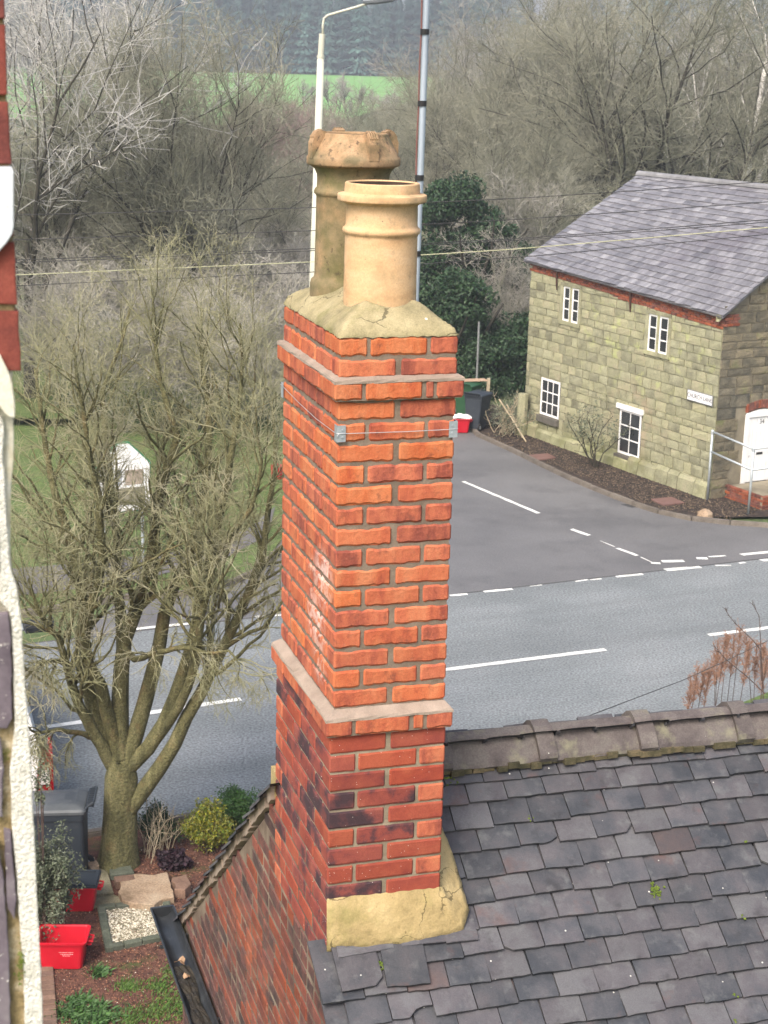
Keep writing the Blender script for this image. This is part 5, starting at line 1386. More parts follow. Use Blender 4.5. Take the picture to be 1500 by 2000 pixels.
def wheelie_bin(loc, rz, body, lid, label, s=1.0):
    """front towards -x, wheels and handle on +x"""
    t = empty('wheelie_bin', loc, rz, label, 'wheelie bin')
    rs_ = random.Random(3); hb = 1.0
    def sec(z): # tapered section, rounded corners
        u = z/hb; wx = .24+.10*u; wy = .21+.075*u; x0 = .34-.68*0; pts = []
        cx = .34-wx; r = .045
        for (sx, sy) in ((1, 1), (-1, 1), (-1, -1), (1, -1)):
            for k in range(4):
                a = (0 if (sx, sy) == (1, 1) else PI/2 if (sx, sy) == (-1, 1) else PI if (sx, sy) == (-1, -1) else 1.5*PI)+PI/2*k/3
                pts.append((cx+sx*(wx-r)+r*math.cos(a), sy*(wy-r)+r*math.sin(a), z))
        return pts
    V = []; F = []; zs = [.06, .10, .5, .86, .90, .905, 1.0]; n = 16
    for i, z in enumerate(zs):
        P = sec(z)
        if i >= 5: P = [(.0+(x-.03)*1.035+.03, y*1.05, zz) for x, y, zz in P]
        V += P
    for i in range(len(zs)-1):
        for k in range(n): F.append((i*n+k, i*n+(k+1) % n, (i+1)*n+(k+1) % n, (i+1)*n+k))
    F.append(tuple(range(n-1, -1, -1)))
    b = MB().add(V, F)
    for y in (-.12, .02, .14):
        b.box(-.36, -.335, y-.008, y+.008, .80, .90)
    b.obj('body', M[body], t)
    # lid: shallow dome with a lip
    V = []; F = []
    rings = [(1.09, .985), (1.10, 1.02), (1.03, 1.045), (.72, 1.085), (.30, 1.095)]
    for sc_, z in rings:
        for x, y, _ in sec(1.0): V.append((.0+(x-.0)*sc_, y*sc_, z+.012*(x > 0)))
    for i in range(len(rings)-1):
        for k in range(n): F.append((i*n+k, i*n+(k+1) % n, (i+1)*n+(k+1) % n, (i+1)*n+k))
    F.append(tuple((len(rings)-1)*n+k for k in range(n)))
    ld = MB().add(V, F); ld.obj('lid', M[lid], t, smooth=False)
    MB().tube([(-.20, -.13, 1.07), (-.20, -.13, 1.115), (-.20, .13, 1.115), (-.20, .13, 1.07)], .010, 6).obj('lid_grip', M[lid], t)
    h = MB()
    h.tube([(.33, -.25, 1.0), (.40, -.25, 1.09), (.455, -.235, 1.12), (.465, -.2, 1.125), (.465, .2, 1.125), (.455, .235, 1.12), (.40, .25, 1.09), (.33, .25, 1.0)], .014, 8)
    for k in range(7): y = -.19+k*.063; h.box(.385, .462, y-.006, y+.006, 1.05, 1.125)
    h.box(.37, .39, -.24, .24, 1.0, 1.10)
    h.obj('handle', M[body], t)
    for sy in (-1, 1):
        w_ = MB(); w_.lathe([(.02, -.025), (.095, -.025), (.105, -.015), (.105, .015), (.095, .025), (.02, .025)], 20)
        wo = w_.obj('wheel', M['rubber'], t, loc=(.31, sy*.235, .105), rot=(PI/2, 0, 0))
        MB().lathe([(.001, -.028), (.05, -.028), (.055, -.02), (.055, .02), (.05, .028), (.001, .028)], 12).obj('hub', M['lead'], wo)
    MB().tube([(.31, -.24, .105), (.31, .24, .105)], .012, 8).obj('axle', M['lead'], t)
    if s != 1: t.scale = (s, s, s)
    return t
g = at(118, 1722)
wheelie_bin((g[0]-.02, g[1]+.02, .03), .08, 'bin_grey', 'bin_lid', 'large dark grey wheelie bin with open handle standing beside the tree trunk', 1.06)
g = at(932, 842); wheelie_bin((g[0], g[1]+.1, .06), -2.1, 'bin_grey', 'bin_grey', 'dark grey wheelie bin with closed lid at the lane edge near the cottage')
g = at(905, 822); wheelie_bin((g[0]+.12, g[1]+.15, .06), -2.1, 'bin_green', 'bin_green', 'green wheelie bin half hidden behind the grey one by the cottage')
g = at(920, 830); e_ = empty('cardboard_sheet', (g[0]+.02, g[1]+.9, 1.17), .3, 'flattened brown cardboard lying on top of the green bin by the cottage', 'cardboard')
mb = MB(); mb.box(-.42, .40, -.2, .22, 0, .012).box(-.30, .44, -.25, .15, .0125, .025).obj('sheet', M['card'], e_)
def crate(loc, rz, label, s=1.0, lines=True):
    t = empty('recycling_box', loc, rz, label, 'recycling box')
    def ring(w_, d, z, r=.05):
        p = []
        for q, (sx, sy) in enumerate(((1, 1), (-1, 1), (-1, -1), (1, -1))):
            for k in range(4): a = PI/2*q+PI/2*k/3; p.append((sx*(w_-r)+r*math.cos(a), sy*(d-r)+r*math.sin(a), z))
        return p
    L_ = [ring(.235, .165, 0), ring(.275, .205, .325), ring(.295, .225, .328), ring(.298, .228, .355), ring(.280, .21, .357), ring(.272, .202, .34), ring(.230, .160, .014)]
    V = sum(L_, []); n = 16; F = []
    for i in range(len(L_)-1):
        for k in range(n): F.append((i*n+k, i*n+(k+1) % n, (i+1)*n+(k+1) % n, (i+1)*n+k))
    F.append(tuple(range(n-1, -1, -1))); F.append(tuple((len(L_)-1)*n+k for k in range(n)))
    MB().add(V, F).obj('box', M['red_plastic'], t)
    for sx in (-1, 1):
        h = MB(); h.tube([(sx*.29, -.07, .31), (sx*.345, -.07, .30), (sx*.345, .07, .30), (sx*.29, .07, .31)], .012, 6); h.box(min(sx*.28, sx*.335), max(sx*.28, sx*.335), -.075, .075, .255, .27); h.obj('handle', M['red_plastic'], t)
    if s != 1: t.scale = (s, s, s)
    return t
g = at(122, 1903)
c1 = crate((g[0]-.03, g[1]+.24, .03), .03, 'open red recycling box with a bottle inside in front of the grey bin', 1.02)
M['faint'] = mat('faded_pale_print', [(.75, .35, .35), (.8, .45, .45)], 30, .6, 0)
mb = MB(); rr = random.Random(4)
for row, (z, a, b) in enumerate(((.225, -.02, .14), (.20, .0, .13), (.178, .02, .11))):
    x = a
    while x < b:
        l = rr.uniform(.006, .016); y = -.2035+(.325-z)*.123+.0005-.0015
        mb.box(x, x+l, y-.001, y+.0005, z-.004, z+.004+rr.uniform(-.002, .002)); x += l+.006
tag(mb.obj('faded_print', M['faint'], c1), kind='stuff')
mb = MB(); mb.tube([(0, 0, 0), (.14, .02, .05), (.17, .025, .06), (.25, .035, .085)], [.034, .034, .014, .013], 10)
bt = mb.obj('bottle', M['bottle'], None); bt.location = (g[0]+.0, g[1]+.28, .13); tag(bt, 'dark brown bottle lying inside the open red recycling box', 'bottle')
for i, (dx, dy, z) in enumerate(((.07, .20, .16), (-.02, .16, .14), (-.14, .12, .24))):
    mb = MB(); rr = random.Random(i); V = []
    mb.lathe([(.005, -.03), (.035+rr.uniform(0, .01), -.02), (.042, .0), (.03, .022), (.004, .03)], 8, jit=.25, seed=i)
    o = mb.obj('litter', M['paper']); o.location = (g[0]+dx, g[1]+dy, z); tag(o, ['crumpled white paper beside the bottle in the red box', 'pale scrap at the bottom of the open red box', 'white scrap by the left rim of the open red box'][i], 'litter')
g = at(150, 1795)
c2 = crate((g[0]-.06, g[1]+.30, .03), .04, 'second red recycling box closed with a dark lid, between the bin and the open box', .98)
mb = MB(); mb.box(-.30, .30, -.23, .23, .358, .378); mb.box(-.285, -.24, -.21, .21, .3785, .398).box(.24, .285, -.21, .21, .3785, .398).box(-.24, .24, -.21, -.17, .3785, .398).box(-.24, .24, .17, .21, .3785, .398)
mb.obj('lid', M['bin_grey'], c2)
g = at(903, 845); c3 = crate((g[0]-.12, g[1]+.05, .03), .1, 'small red recycling box piled with white paper beside the grey bin by the cottage', 1.15)
for i, (dx, dy) in enumerate(((-.15, 0), (.05, .05), (.17, -.04))):
    mb = MB(); mb.lathe([(.01, -.08), (.13, -.05), (.15, .01), (.09, .07), (.01, .09)], 9, jit=.3, seed=i+9)
    mb.obj('paper', M['paper'], c3, loc=(dx, dy, .36))

# ------------------------------------------------------------------ garden odds and ends
M['slab'] = mat('mossy_concrete_slab', [(.09, .085, .05), (.17, .155, .10), (.22, .20, .14)], 4, .92, .6, 50, world=True, fine=.3, fscale=60)
M['rock'] = mat('buff_flagstone', [(.17, .12, .075), (.29, .21, .14), (.34, .27, .19)], 3, .92, .6, 30, world=True, fine=.25, fscale=40, bdist=.01)
M['paver'] = mat('dark_green_grey_sett', [(.055, .065, .045), (.11, .12, .09)], 6, .9, .5, 50, rnd=.15, hue=.12, fine=.25, fscale=60)
M['paver_brown'] = mat('brown_path_brick', [(.09, .055, .04), (.17, .11, .08)], 6, .9, .5, 50, rnd=.2, hue=.15, fine=.25, fscale=60)
def slab(name, pix, h, mt, label, cat, z0=.02, seed=0, rag=.0, tilt=0):
    r = random.Random(seed); P = [at(x, y, h) for x, y in pix]; out = []
    for i in range(len(P)):
        a, b = P[i], P[(i+1) % len(P)]; m_ = max(1, int(np.linalg.norm(b-a)/.08)) if rag else 1
        for q in range(m_): p = a+(b-a)*q/m_; out.append((p[0]+r.uniform(-rag, rag), p[1]+r.uniform(-rag, rag)))
    c = np.mean(out, axis=0); t = (c[0], c[1], z0)
    mb = MB(); mb.prism([(x-c[0], y-c[1], 0) for x, y in out], (0, 0, h-z0)); me = mb.mesh(name, mt)
    bm = bmesh.new(); bm.from_mesh(me); bmesh.ops.bevel(bm, geom=[e for e in bm.edges if all(v.co.z > .01 for v in e.verts) and e.is_boundary is False], offset=.008, segments=1, affect='EDGES'); bm.to_mesh(me); bm.free()
    return tag(link(name, me, None, t, (tilt, 0, 0)), label, cat)
slab('paving_slab', [(170, 1700), (208, 1693), (222, 1742), (180, 1748)], .07, M['slab'], 'square mossy concrete slab right of the grey bin wheel', 'paving slab', seed=1)
slab('paving_slab', [(178, 1753), (222, 1747), (240, 1752), (236, 1766), (182, 1772)], .045, M['slab'], 'lower half buried concrete slab between the mossy slab and the pebble bed', 'paving slab', seed=2)
slab('flat_stone', [(230, 1712), (262, 1706), (300, 1708), (326, 1702), (337, 1738), (339, 1752), (318, 1756), (300, 1766), (262, 1764), (240, 1758), (230, 1742), (236, 1730)], .12, M['rock'], 'large buff flat stone lying at the foot of the tree', 'stone', seed=3, rag=.012)
slab('dark_slab', [(213, 1696), (255, 1690), (262, 1703), (216, 1709)], .10, M['paver'], 'small dark slab against the tree base behind the flat stone', 'slab', seed=4)
slab('broken_brick', [(222, 1712), (262, 1707), (262, 1716), (226, 1722)], .13, M['paver_brown'], 'broken reddish brick poking out above the flat stone', 'brick', seed=5, rag=.01)
slab('rock', [(168, 1680), (185, 1672), (194, 1690), (178, 1700)], .16, M['rock'], 'angular buff rock between the bin and the tree trunk', 'rock', seed=6, rag=.015)
slab('rock', [(338, 1712), (365, 1706), (378, 1724), (360, 1740), (340, 1736)], .15, M['paver_brown'], 'rough reddish rock beside the flat stone by the gutter end', 'rock', seed=7, rag=.03)
bed = empty('pebble_bed', tuple(at(262, 1810)), 0, 'square bed of pale pebbles framed with dark green grey setts', 'pebble bed')
q4 = [np.array(at(*p)[:2]) for p in ((190, 1778), (330, 1762), (348, 1834), (206, 1864))]
inv2 = np.array(at(262, 1810)[:2]); cq = sum(q4)/4
pvm = []
for sd_ in range(3):
    bm = bmesh.new(); bmesh.ops.create_cube(bm, size=1); bmesh.ops.scale(bm, vec=(.195, .095, .09), verts=bm.verts); bmesh.ops.bevel(bm, geom=bm.edges[:], offset=.008, segments=1, affect='EDGES')
    me = bpy.data.meshes.new('paver'); bm.to_mesh(me); bm.free(); me.materials.append(M['paver']); pvm.append(me)
for i in range(4):
    a, b = q4[i], q4[(i+1) % 4]; d = b-a; L_ = np.linalg.norm(d); d = d/L_; n = max(1, int(round(L_/.205))); nn = (cq-(a+b)/2); nn = nn/np.linalg.norm(nn)
    for k in range(n):
        c = a+d*(L_*(k+.5)/n)+nn*.048
        link('paver', pvm[k % 3], bed, (c[0]-inv2[0], c[1]-inv2[1], .035+rs0.uniform(-.004, .004)), (0, 0, math.atan2(d[1], d[0])+rs0.uniform(-.02, .02)), (L_/n/.205, 1, 1))
rs = np.random.RandomState(2)
def in_quad(n, q, m_=.1):
    u, v_ = rs.uniform(m_, 1-m_, (2, n)); return (1-u)[:, None]*(1-v_)[:, None]*q[0]+u[:, None]*(1-v_)[:, None]*q[1]+u[:, None]*v_[:, None]*q[2]+(1-u)[:, None]*v_[:, None]*q[3]
def pebbles(name, P, z, size, mt, flat=.6, parent=None, off=(0, 0)):
    n = len(P); o = np.array([[1, 0, 0], [0, 1, 0], [-1, 0, 0], [0, -1, 0], [0, 0, 1.], [0, 0, -1]]); f = np.array([[0, 1, 4], [1, 2, 4], [2, 3, 4], [3, 0, 4], [1, 0, 5], [2, 1, 5], [3, 2, 5], [0, 3, 5]])
    s = size*rs.uniform(.5, 1.4, (n, 1, 1)); a = rs.uniform(0, 2*PI, n); ca, sa = np.cos(a), np.sin(a)
    sh = o[None]*s*np.array([1, .65, flat])*rs.uniform(.7, 1.3, (n, 6, 1)); x = sh[:, :, 0]*ca[:, None]-sh[:, :, 1]*sa[:, None]; y = sh[:, :, 0]*sa[:, None]+sh[:, :, 1]*ca[:, None]
    V = np.stack([x+P[:, :1]-off[0], y+P[:, 1:2]-off[1], sh[:, :, 2]+(z if np.isscalar(z) else z[:, None])+rs.uniform(0, .006, (n, 1))], -1).reshape(-1, 3)
    F = (f[None]+(np.arange(n)*6)[:, None, None]).reshape(-1, 3)
    return link(name, mesh_np(name, V, F, mt), parent)
M['pebble'] = mat('pale_pebble', [(.16, .14, .08), (.42, .38, .29), (.62, .58, .48)], 3, .85, 0, island=True, rnd=.6, hue=.2)
M['bark_chip'] = mat('bark_chip', [(.045, .02, .014), (.13, .055, .038), (.22, .12, .08)], 3, .9, 0, island=True, rnd=.6, hue=.25)
M['litter_chip'] = mat('leaf_litter', [(.015, .012, .011), (.045, .034, .027), (.15, .115, .08)], 3, .9, 0, island=True, rnd=.7, hue=.25)
tag(pebbles('pebbles', in_quad(2600, q4, .07), .035, .014, M['pebble'], parent=bed, off=inv2), kind='stuff')
sheet('bed_base', [tuple(q) for q in q4], .022, M['gravel'])
gq = [np.array(at(*p)[:2]) for p in ((60, 1700), (560, 1600), (600, 2150), (60, 2150))]
P_ = in_quad(15000, gq, 0)
tag(pebbles('bark_chips', P_, .02, .013, M['bark_chip']), 'red brown bark chips spread over the garden soil', 'bark chips', kind='stuff')
P_ = in_quad(900, gq, 0)
tag(pebbles('pale_chips', P_, .022, .008, M['pebble']), 'small pale stones scattered through the bark chips', 'small stones', kind='stuff')
def grass(name, P, h, n_, mt, label, cat='grass', wd=.006, z=.02, lean=.5):
    n = len(P); d = rs.normal(size=(n, 2))*lean; hh = h*rs.uniform(.5, 1.3, n); w_ = np.stack([-d[:, 1], d[:, 0]], 1); w_ = w_/np.maximum(np.linalg.norm(w_, axis=1, keepdims=True), 1e-6)*wd
    z0 = np.full(n, z); A = np.concatenate([P-w_, z0[:, None]], 1); B = np.concatenate([P+w_, z0[:, None]], 1)
    C = np.concatenate([P+d*hh[:, None]*.4, (z0+hh*.7)[:, None]], 1)+np.concatenate([w_*.6, np.zeros((n, 1))], 1); D_ = np.concatenate([P+d*hh[:, None], (z0+hh)[:, None]], 1)
    V = np.stack([A, B, C, D_], 1).reshape(-1, 3); i = np.arange(n)[:, None]*4; F = np.concatenate([i+np.array([[0, 1, 2]]), i+np.array([[0, 2, 3]])])
    return tag(link(name, mesh_np(name, V, F, mt)), label, cat, kind='stuff')
M['blade'] = mat('green_grass_blade', [(.03, .07, .012), (.07, .14, .025), (.13, .17, .05)], 4, .8, 0, world=True, island=True, hue=.2)
def patch(pix, n, sd_):
    out = []
    for (x, y), m_ in zip(pix, sd_):
        c = at(x, y)[:2]; k = int(n/len(pix)); out.append(c+rs.normal(size=(k, 2))*m_)
    return np.concatenate(out)
grass('grass_tufts', patch([(330, 1960), (300, 1985), (345, 1900), (260, 1990), (250, 1930), (310, 1930), (360, 1980)], 2600, [.13, .14, .08, .12, .08, .09, .12]), .04, 1, M['blade'], 'short green grass coming through the bark chips below the gutter')
grass('weeds', patch([(150, 1960), (185, 1975), (130, 1985), (205, 1990), (170, 1998), (195, 1905)], 1300, [.08, .09, .08, .1, .1, .05]), .05, 1, M['green_leaf'], 'low green weeds by the brick path at the bottom left', 'weeds', .012, lean=.9)
pth = empty('brick_path', tuple(at(92, 1960)), 0, 'narrow brown brick path edge beside the rendered wall at the bottom left', 'path')
a = at(88, 1900)[:2]; b = at(100, 2080)[:2]; d = (b-a); L_ = np.linalg.norm(d); d = d/L_; o_ = at(92, 1960)[:2]
me = pvm[0].copy(); me.materials.clear(); me.materials.append(M['paver_brown'])
for k in range(int(L_/.105)):
    for j in range(3):
        c = a+d*(k*.105)+np.array([d[1], -d[0]])*(-.02+j*.205)*-1*-1
        c = a+d*(k*.105)-np.array([1, 0])*(j*.205-.0)
        link('paver', me, pth, (c[0]-o_[0], c[1]-o_[1], .01+rs0.uniform(-.004, .004)), (0, 0, math.atan2(d[1], d[0])+PI/2+rs0.uniform(-.02, .02)))
# leaf litter on the soil bed by the cottage, covers and stone
lb = [np.array(at(*p)[:2]) for p in ((935, 850), (1035, 845), (1385, 975), (1300, 1005))]
lb2 = [np.array(at(*p)[:2]) for p in ((1260, 985), (1385, 975), (1500, 1000), (1420, 1020))]
P_ = np.concatenate([in_quad(5200, lb, 0), in_quad(1200, lb2, 0)])
tag(pebbles('leaf_litter', P_, .052, .021, M['litter_chip']), 'dark leaf litter on the soil strip along the cottage wall', 'leaf litter', kind='stuff')
M['cover'] = mat('terracotta_cover', [(.11, .06, .05), (.17, .10, .085)], 3, .85, .3, 30, world=True)
M['iron'] = mat('cast_iron', [(.03, .03, .03), (.06, .06, .06)], 20, .7, .4, 60, world=True)
for pix, lab in (([(1032, 888), (1070, 885), (1086, 893), (1048, 898)], 'reddish inspection cover in the soil bed near the far cottage window'), ([(1272, 974), (1312, 970), (1337, 981), (1296, 986)], 'reddish inspection cover in the soil bed near the cottage corner')):
    slab('ground_cover', pix, .09, M['cover'], lab, 'cover', z0=.05)
P = [at(*p) for p in ((1213, 986), (1240, 984), (1262, 988), (1234, 992))]
o = MB().prism([(p[0], p[1], 0.0) for p in P], (0, 0, .012)).obj('drain_cover', M['iron']); tag(o, 'dark iron drain cover in the lane by the cottage kerb', 'drain cover')
g = at(1376, 1014); o = MB().lathe([(.01, -.1), (.2, -.08), (.19, .03), (.1, .10), (.01, .13)], 9, jit=.2, seed=2).obj('loose_stone', M['rock']); o.location = (g[0], g[1], .13); tag(o, 'loose buff stone on the kerb corner by the railing', 'stone')

# ------------------------------------------------------------------ garden plants
def leafy(name, p, r3, n, size, mt, label, seed, cat='shrub', nst=24, shell=.55, stem='stem_dark', asp=.45, hang=0):
    rs = np.random.RandomState(seed); t = empty(name, (p[0], p[1], 0), 0, label, cat)
    ks = 40; d = norm(rs.normal(size=(ks, 3))); cc = d*np.array(r3)*rs.uniform(shell*.6, .85, (ks, 1)); idx = rs.randint(0, ks, n)
    dd = norm(rs.normal(size=(n, 3))); kr = rs.uniform(.5, 1.5, ks)[idx][:, None]; C = cc[idx]*(1+.28*(kr-1))+dd*np.array(r3)*rs.uniform(.08, .34, (n, 1))*kr; C[:, 2] += p[2]
    C = C[C[:, 2] > .04]
    o = link('foliage', leaf_mesh('foliage', C, size, rs, M[mt], asp, .25-hang, dd[:len(C)]*.6), t); o['kind'] = 'stuff'
    P = []
    for i in range(nst):
        e_ = cc[i % ks]*rs.uniform(.9, 1.2); e_[2] += p[2]; s0 = np.array([rs.normal()*r3[0]*.12, rs.normal()*r3[1]*.12, 0])
        P.append(resamp([s0, s0*.4+e_*.5+np.array([0, 0, .1]), e_], 5))
    P = np.array(P); link('stems', tubes_mesh('stems', [(P, np.tile(np.linspace(.008, .003, 5), (nst, 1)), 4)], M[stem]), t)
    return t
g = at_depth(85, 1722, 18.4); leafy('evergreen_shrub', g, (.42, .42, .80), 13000, .024, 'grey_leaf', 'grey green small leaved shrub overhanging the red boxes beside the rendered wall', 3, hang=.1)
g = at_depth(78, 1530, 18.2); leafy('climber', g, (.12, .12, .40), 420, .022, 'grey_leaf', 'sparse climbing sprigs above the grey green shrub at the wall edge', 4, 'climber', nst=8)
g = at(400, 1668); leafy('golden_shrub', (g[0]+.05, g[1]+.05, .38), (.42, .34, .40), 9000, .021, 'lime_leaf', 'yellow green low shrub behind the gutter end', 5)
g = at(460, 1630); leafy('golden_shrub', (g[0], g[1]+.1, .38), (.40, .32, .36), 8000, .020, 'green_leaf', 'greener low shrub between the yellow one and the brick gable', 6)
g = at(300, 1655); leafy('low_shrub', (g[0]+.05, g[1]+.1, .32), (.38, .28, .34), 3600, .021, 'holly', 'dark straggly shrub right of the tree trunk with dead stems', 7, nst=50, stem='straw')
g = at(340, 1700); leafy('purple_plant', (g[0], g[1], .14), (.26, .16, .16), 1500, .034, 'purple_leaf', 'dark purple leaved plant in front of the yellow shrub', 8, 'plant', asp=.8)
g = at(245, 1640); leafy('ivy_sprig', (g[0]+.0, g[1]-.62, .55), (.16, .05, .1), 160, .022, 'green_leaf', 'small ivy sprig on the lower tree trunk', 9, 'ivy', nst=4)
g = at(295, 1690); rs = np.random.RandomState(3)
P = np.array([spine(rs, (g[0]+rs.normal()*.1, g[1]+.3+rs.normal()*.1, 0), (rs.normal()*.25+.1, rs.normal()*.2, 1), rs.uniform(.5, 1.0), 7, .15) for _ in range(22)])
l2, r2 = grow(rs, P, np.tile(np.linspace(.006, .003, 7), (22, 1)), 5, (.3, 1), .25, .7, 4, .2, .1, .7, .0028, .6)
tag(link('dead_stems', tubes_mesh('dead_stems', [(P, np.tile(np.linspace(.007, .003, 7), (22, 1)), 4), (l2, r2, 3)], M['straw'])), 'pale dead branching stems beside the tree trunk', 'dead plant')
# dried plants beyond the roof ridge, right
rs = np.random.RandomState(12)
gold = empty('dried_plants', (0, 0, 0), 0, 'dried russet goldenrod stems rising beyond the roof ridge at right', 'dried plants')
for i in range(17):
    px = 1352+i*10.5+rs.uniform(-4, 4); ytop = 1330-48*math.sin((px-1340)/60)-(px > 1400)*40+rs.uniform(-18, 22); Y = rs.uniform(22.6, 24.4)
    tp = at_depth(px, ytop, Y); b0_ = np.array([tp[0]+rs.normal()*.08, Y, 0.0]); S = resamp([b0_, (b0_+tp)/2+rs.normal(size=3)*.04, tp], 9)[None]
    st_ = link('stem', tubes_mesh('stem', [(S, np.linspace(.008, .003, 9)[None], 4)], M['stem_dark']), gold)
    a1, a2 = grow(rs, S, np.linspace(.008, .003, 9)[None], 46, (.74, 1), .20, .45, 4, .18, .2, .6, .003, .6)
    b1, b2 = grow(rs, a1, a2, 6, (.2, 1), .05, .8, 3, .4, 0, .8, .0038, .8)
    o = link('seed_head', tubes_mesh('seed_head', [(a1, a2, 3), (b1, b2, 3)], M['seedhead']), gold); o['kind'] = 'stuff'
for j, pts in enumerate(([(1492, 1400), (1490, 1330), (1486, 1260), (1482, 1190), (1470, 1180)], [(1488, 1330), (1484, 1264), (1465, 1245), (1430, 1212), (1415, 1188)], [(1494, 1355), (1460, 1322), (1420, 1290), (1395, 1262)])):
    S = resamp([at_depth(x, y, 22.4) for x, y in pts], 9)[None]; a1, a2 = grow(rs, S, np.linspace(.009, .004, 9)[None], 9, (.7, 1), .10, .6, 3, .3, .1, .6, .004, .8)
    link('tall_stem', tubes_mesh('tall_stem', [(S, np.linspace(.010, .004, 9)[None], 5), (a1, a2, 3)], M['stem_dark']), gold)
# climber on the cottage wall, bramble and post by the bins
g = on_plane(1172, 850, G0, inw); rs = np.random.RandomState(4)
t = empty('wall_shrub', tuple(at(1160, 915)), 0, 'thin straggly shrub growing against the cottage wall beside the lower window', 'shrub')
S = np.array([spine(rs, (rs.normal()*.1, rs.normal()*.1, 0), (rs.normal()*.3-.1, rs.normal()*.2-.1, 1), 1.6, 8, .18) for _ in range(7)]); a1, a2 = grow(rs, S, np.tile(np.linspace(.016, .006, 8), (7, 1)), 10, (.3, 1), .4, .8, 4, .3, .1, .6, .006, .6)
link('stems', tubes_mesh('stems', [(S, np.tile(np.linspace(.018, .007, 8), (7, 1)), 4), (a1, a2, 3)], M['bark_dark']), t)
C = a1[:, -1]+rs.normal(size=a1[:, -1].shape)*.1; C = C[C[:, 2] > .8]; C = np.concatenate([C+rs.normal(size=C.shape)*.07 for _ in range(9)]); o = link('leaves', leaf_mesh('leaves', C, .035, rs, M['grey_leaf']), t); o['kind'] = 'stuff'
g = at(1017, 852); pst = MB().tube([(g[0], g[1], 0), (g[0]+.02, g[1], 1.25)], [.17, .15], 9).obj('mossy_post', M['stone'], None); tag(pst, 'thick mossy green post against the far corner of the cottage', 'post')
rs = np.random.RandomState(6)
for k, (px, py, n, hh, mt, lab) in enumerate(((985, 850, 26, 1.35, 'straw', 'tangle of pale dry bramble stems beside the grey bin'), (1003, 838, 26, 1.2, 'twig_b', 'olive bramble clump leaning on the mossy post'))):
    g = at(px, py); S = np.array([spine(rs, (rs.normal()*.25, rs.normal()*.25, 0), (rs.normal()*.35, rs.normal()*.3, 1), hh*rs.uniform(.5, 1), 7, .25, bend=np.array([0, 0, -.05])) for _ in range(n)])
    a1, a2 = grow(rs, S, np.tile(np.linspace(.012, .006, 7), (n, 1)), 8, (.2, 1), .3, .8, 4, .3, 0, .6, .006, .6)
    t = empty('bramble', tuple(g), 0, lab, 'bramble'); link('stems', tubes_mesh('stems', [(S, np.tile(np.linspace(.014, .006, 7), (n, 1)), 4), (a1, a2, 3)], M[mt]), t)
    C = np.concatenate([a1[:, -1]+rs.normal(size=a1[:, -1].shape)*.08 for _ in range(7)]); o = link('leaves', leaf_mesh('leaves', C, .03, rs, M['grey_leaf']), t); o['kind'] = 'stuff'
for k, (p, q, lab) in enumerate((((975, 780), (1027, 868), 'longer pale stick leaning down towards the cottage foot'), ((990, 790), (1020, 860), 'shorter pale stick propped among the brambles'))):
    a = at_depth(*p, 47.2); b = at(*q); tag(MB().tube([a, (a+b)/2+np.array([0, 0, .06]), b+np.array([0, 0, .08])], .022, 6).obj('stick', M['straw']), lab, 'stick')
g = at(934, 800); tag(MB().tube([(g[0], g[1]+1.5, -.1), (g[0], g[1]+1.5, 2.5)], .035, 8).obj('metal_post', M['signgrey']), 'thin grey metal post rising behind the grey wheelie bin', 'post')
g = at(952, 795); tag(MB().box(g[0]-.05, g[0]+.05, g[1], g[1]+.1, 0, .9).obj('wooden_post', M['straw']), 'short pale wooden post right of the thin metal post', 'post')

# ------------------------------------------------------------------ lamp column, pole, wires
M['cream_paint'] = mat('cream_painted_steel', [(.42, .42, .34), (.54, .54, .45)], 2, .6, .05, 30, world=True, stain=[((.30, .30, .20), 3, .58, .72, .5, None, None)])
M['lamp_grey'] = mat('grey_lamp_head', [(.16, .18, .20), (.24, .26, .28)], 4, .5, 0)
def ext_to_ground(a, b):
    a, b = np.array(a), np.array(b); d = a-b; return a+d*(a[2]/-d[2])
YL = 31.4
ta, tb = at_depth(612.5, 540, YL), at_depth(629.5, 66, YL); fo = ext_to_ground(ta, tb)
lamp = empty('street_lamp', tuple(fo), 0, 'cream painted street lamp column behind the tall chimney pot', 'street lamp')
def rel(p): return Vector(p)-Vector(fo)
mid = at_depth(626.5, 110, YL)
MB().tube([rel(fo), rel(ta), rel(mid)], [.085, .078, .064], 14).obj('column', M['cream_paint'], lamp, smooth=True)
sl_ = MB(); sl_.tube([rel(mid)-Vector((0, 0, .02)), rel(tb)], .057, 14).tube([rel(mid)-Vector((0, 0, .03)), rel(mid)+Vector((0, 0, .02))], .069, 14); sl_.obj('sleeve', M['cream_paint'], lamp, smooth=False)
MB().tube([rel(at_depth(x, y, YL)) for x, y in ((630, 68), (631, 46), (633, 36), (640, 30), (660, 24), (690, 15.5), (718, 7))], .023, 10).obj('bracket_arm', M['cream_paint'], lamp, smooth=True)
mb = MB(); cp = rel(at_depth(742, -1, YL)); Rm = Matrix.Translation(cp) @ Matrix.Rotation(-.12, 4, 'Y')
V = []; F = []
for i, (x, w_, h0, h1) in enumerate(((-.30, .05, -.04, .03), (-.24, .09, -.07, .06), (-.05, .13, -.08, .10), (.20, .12, -.07, .10), (.34, .05, -.02, .04))):
    for k in range(10):
        a = 2*PI*k/10; V.append(Rm @ Vector((x, w_*math.cos(a), (h1 if math.sin(a) > 0 else -h0)*math.sin(a))))
for i in range(4):
    for k in range(10): F.append((i*10+k, i*10+(k+1) % 10, (i+1)*10+(k+1) % 10, (i+1)*10+k))
F += [tuple(range(10)), tuple(range(40, 50))]
mb.add(V, F).obj('lantern', M['lamp_grey'], lamp, smooth=False)
mb = MB(); 
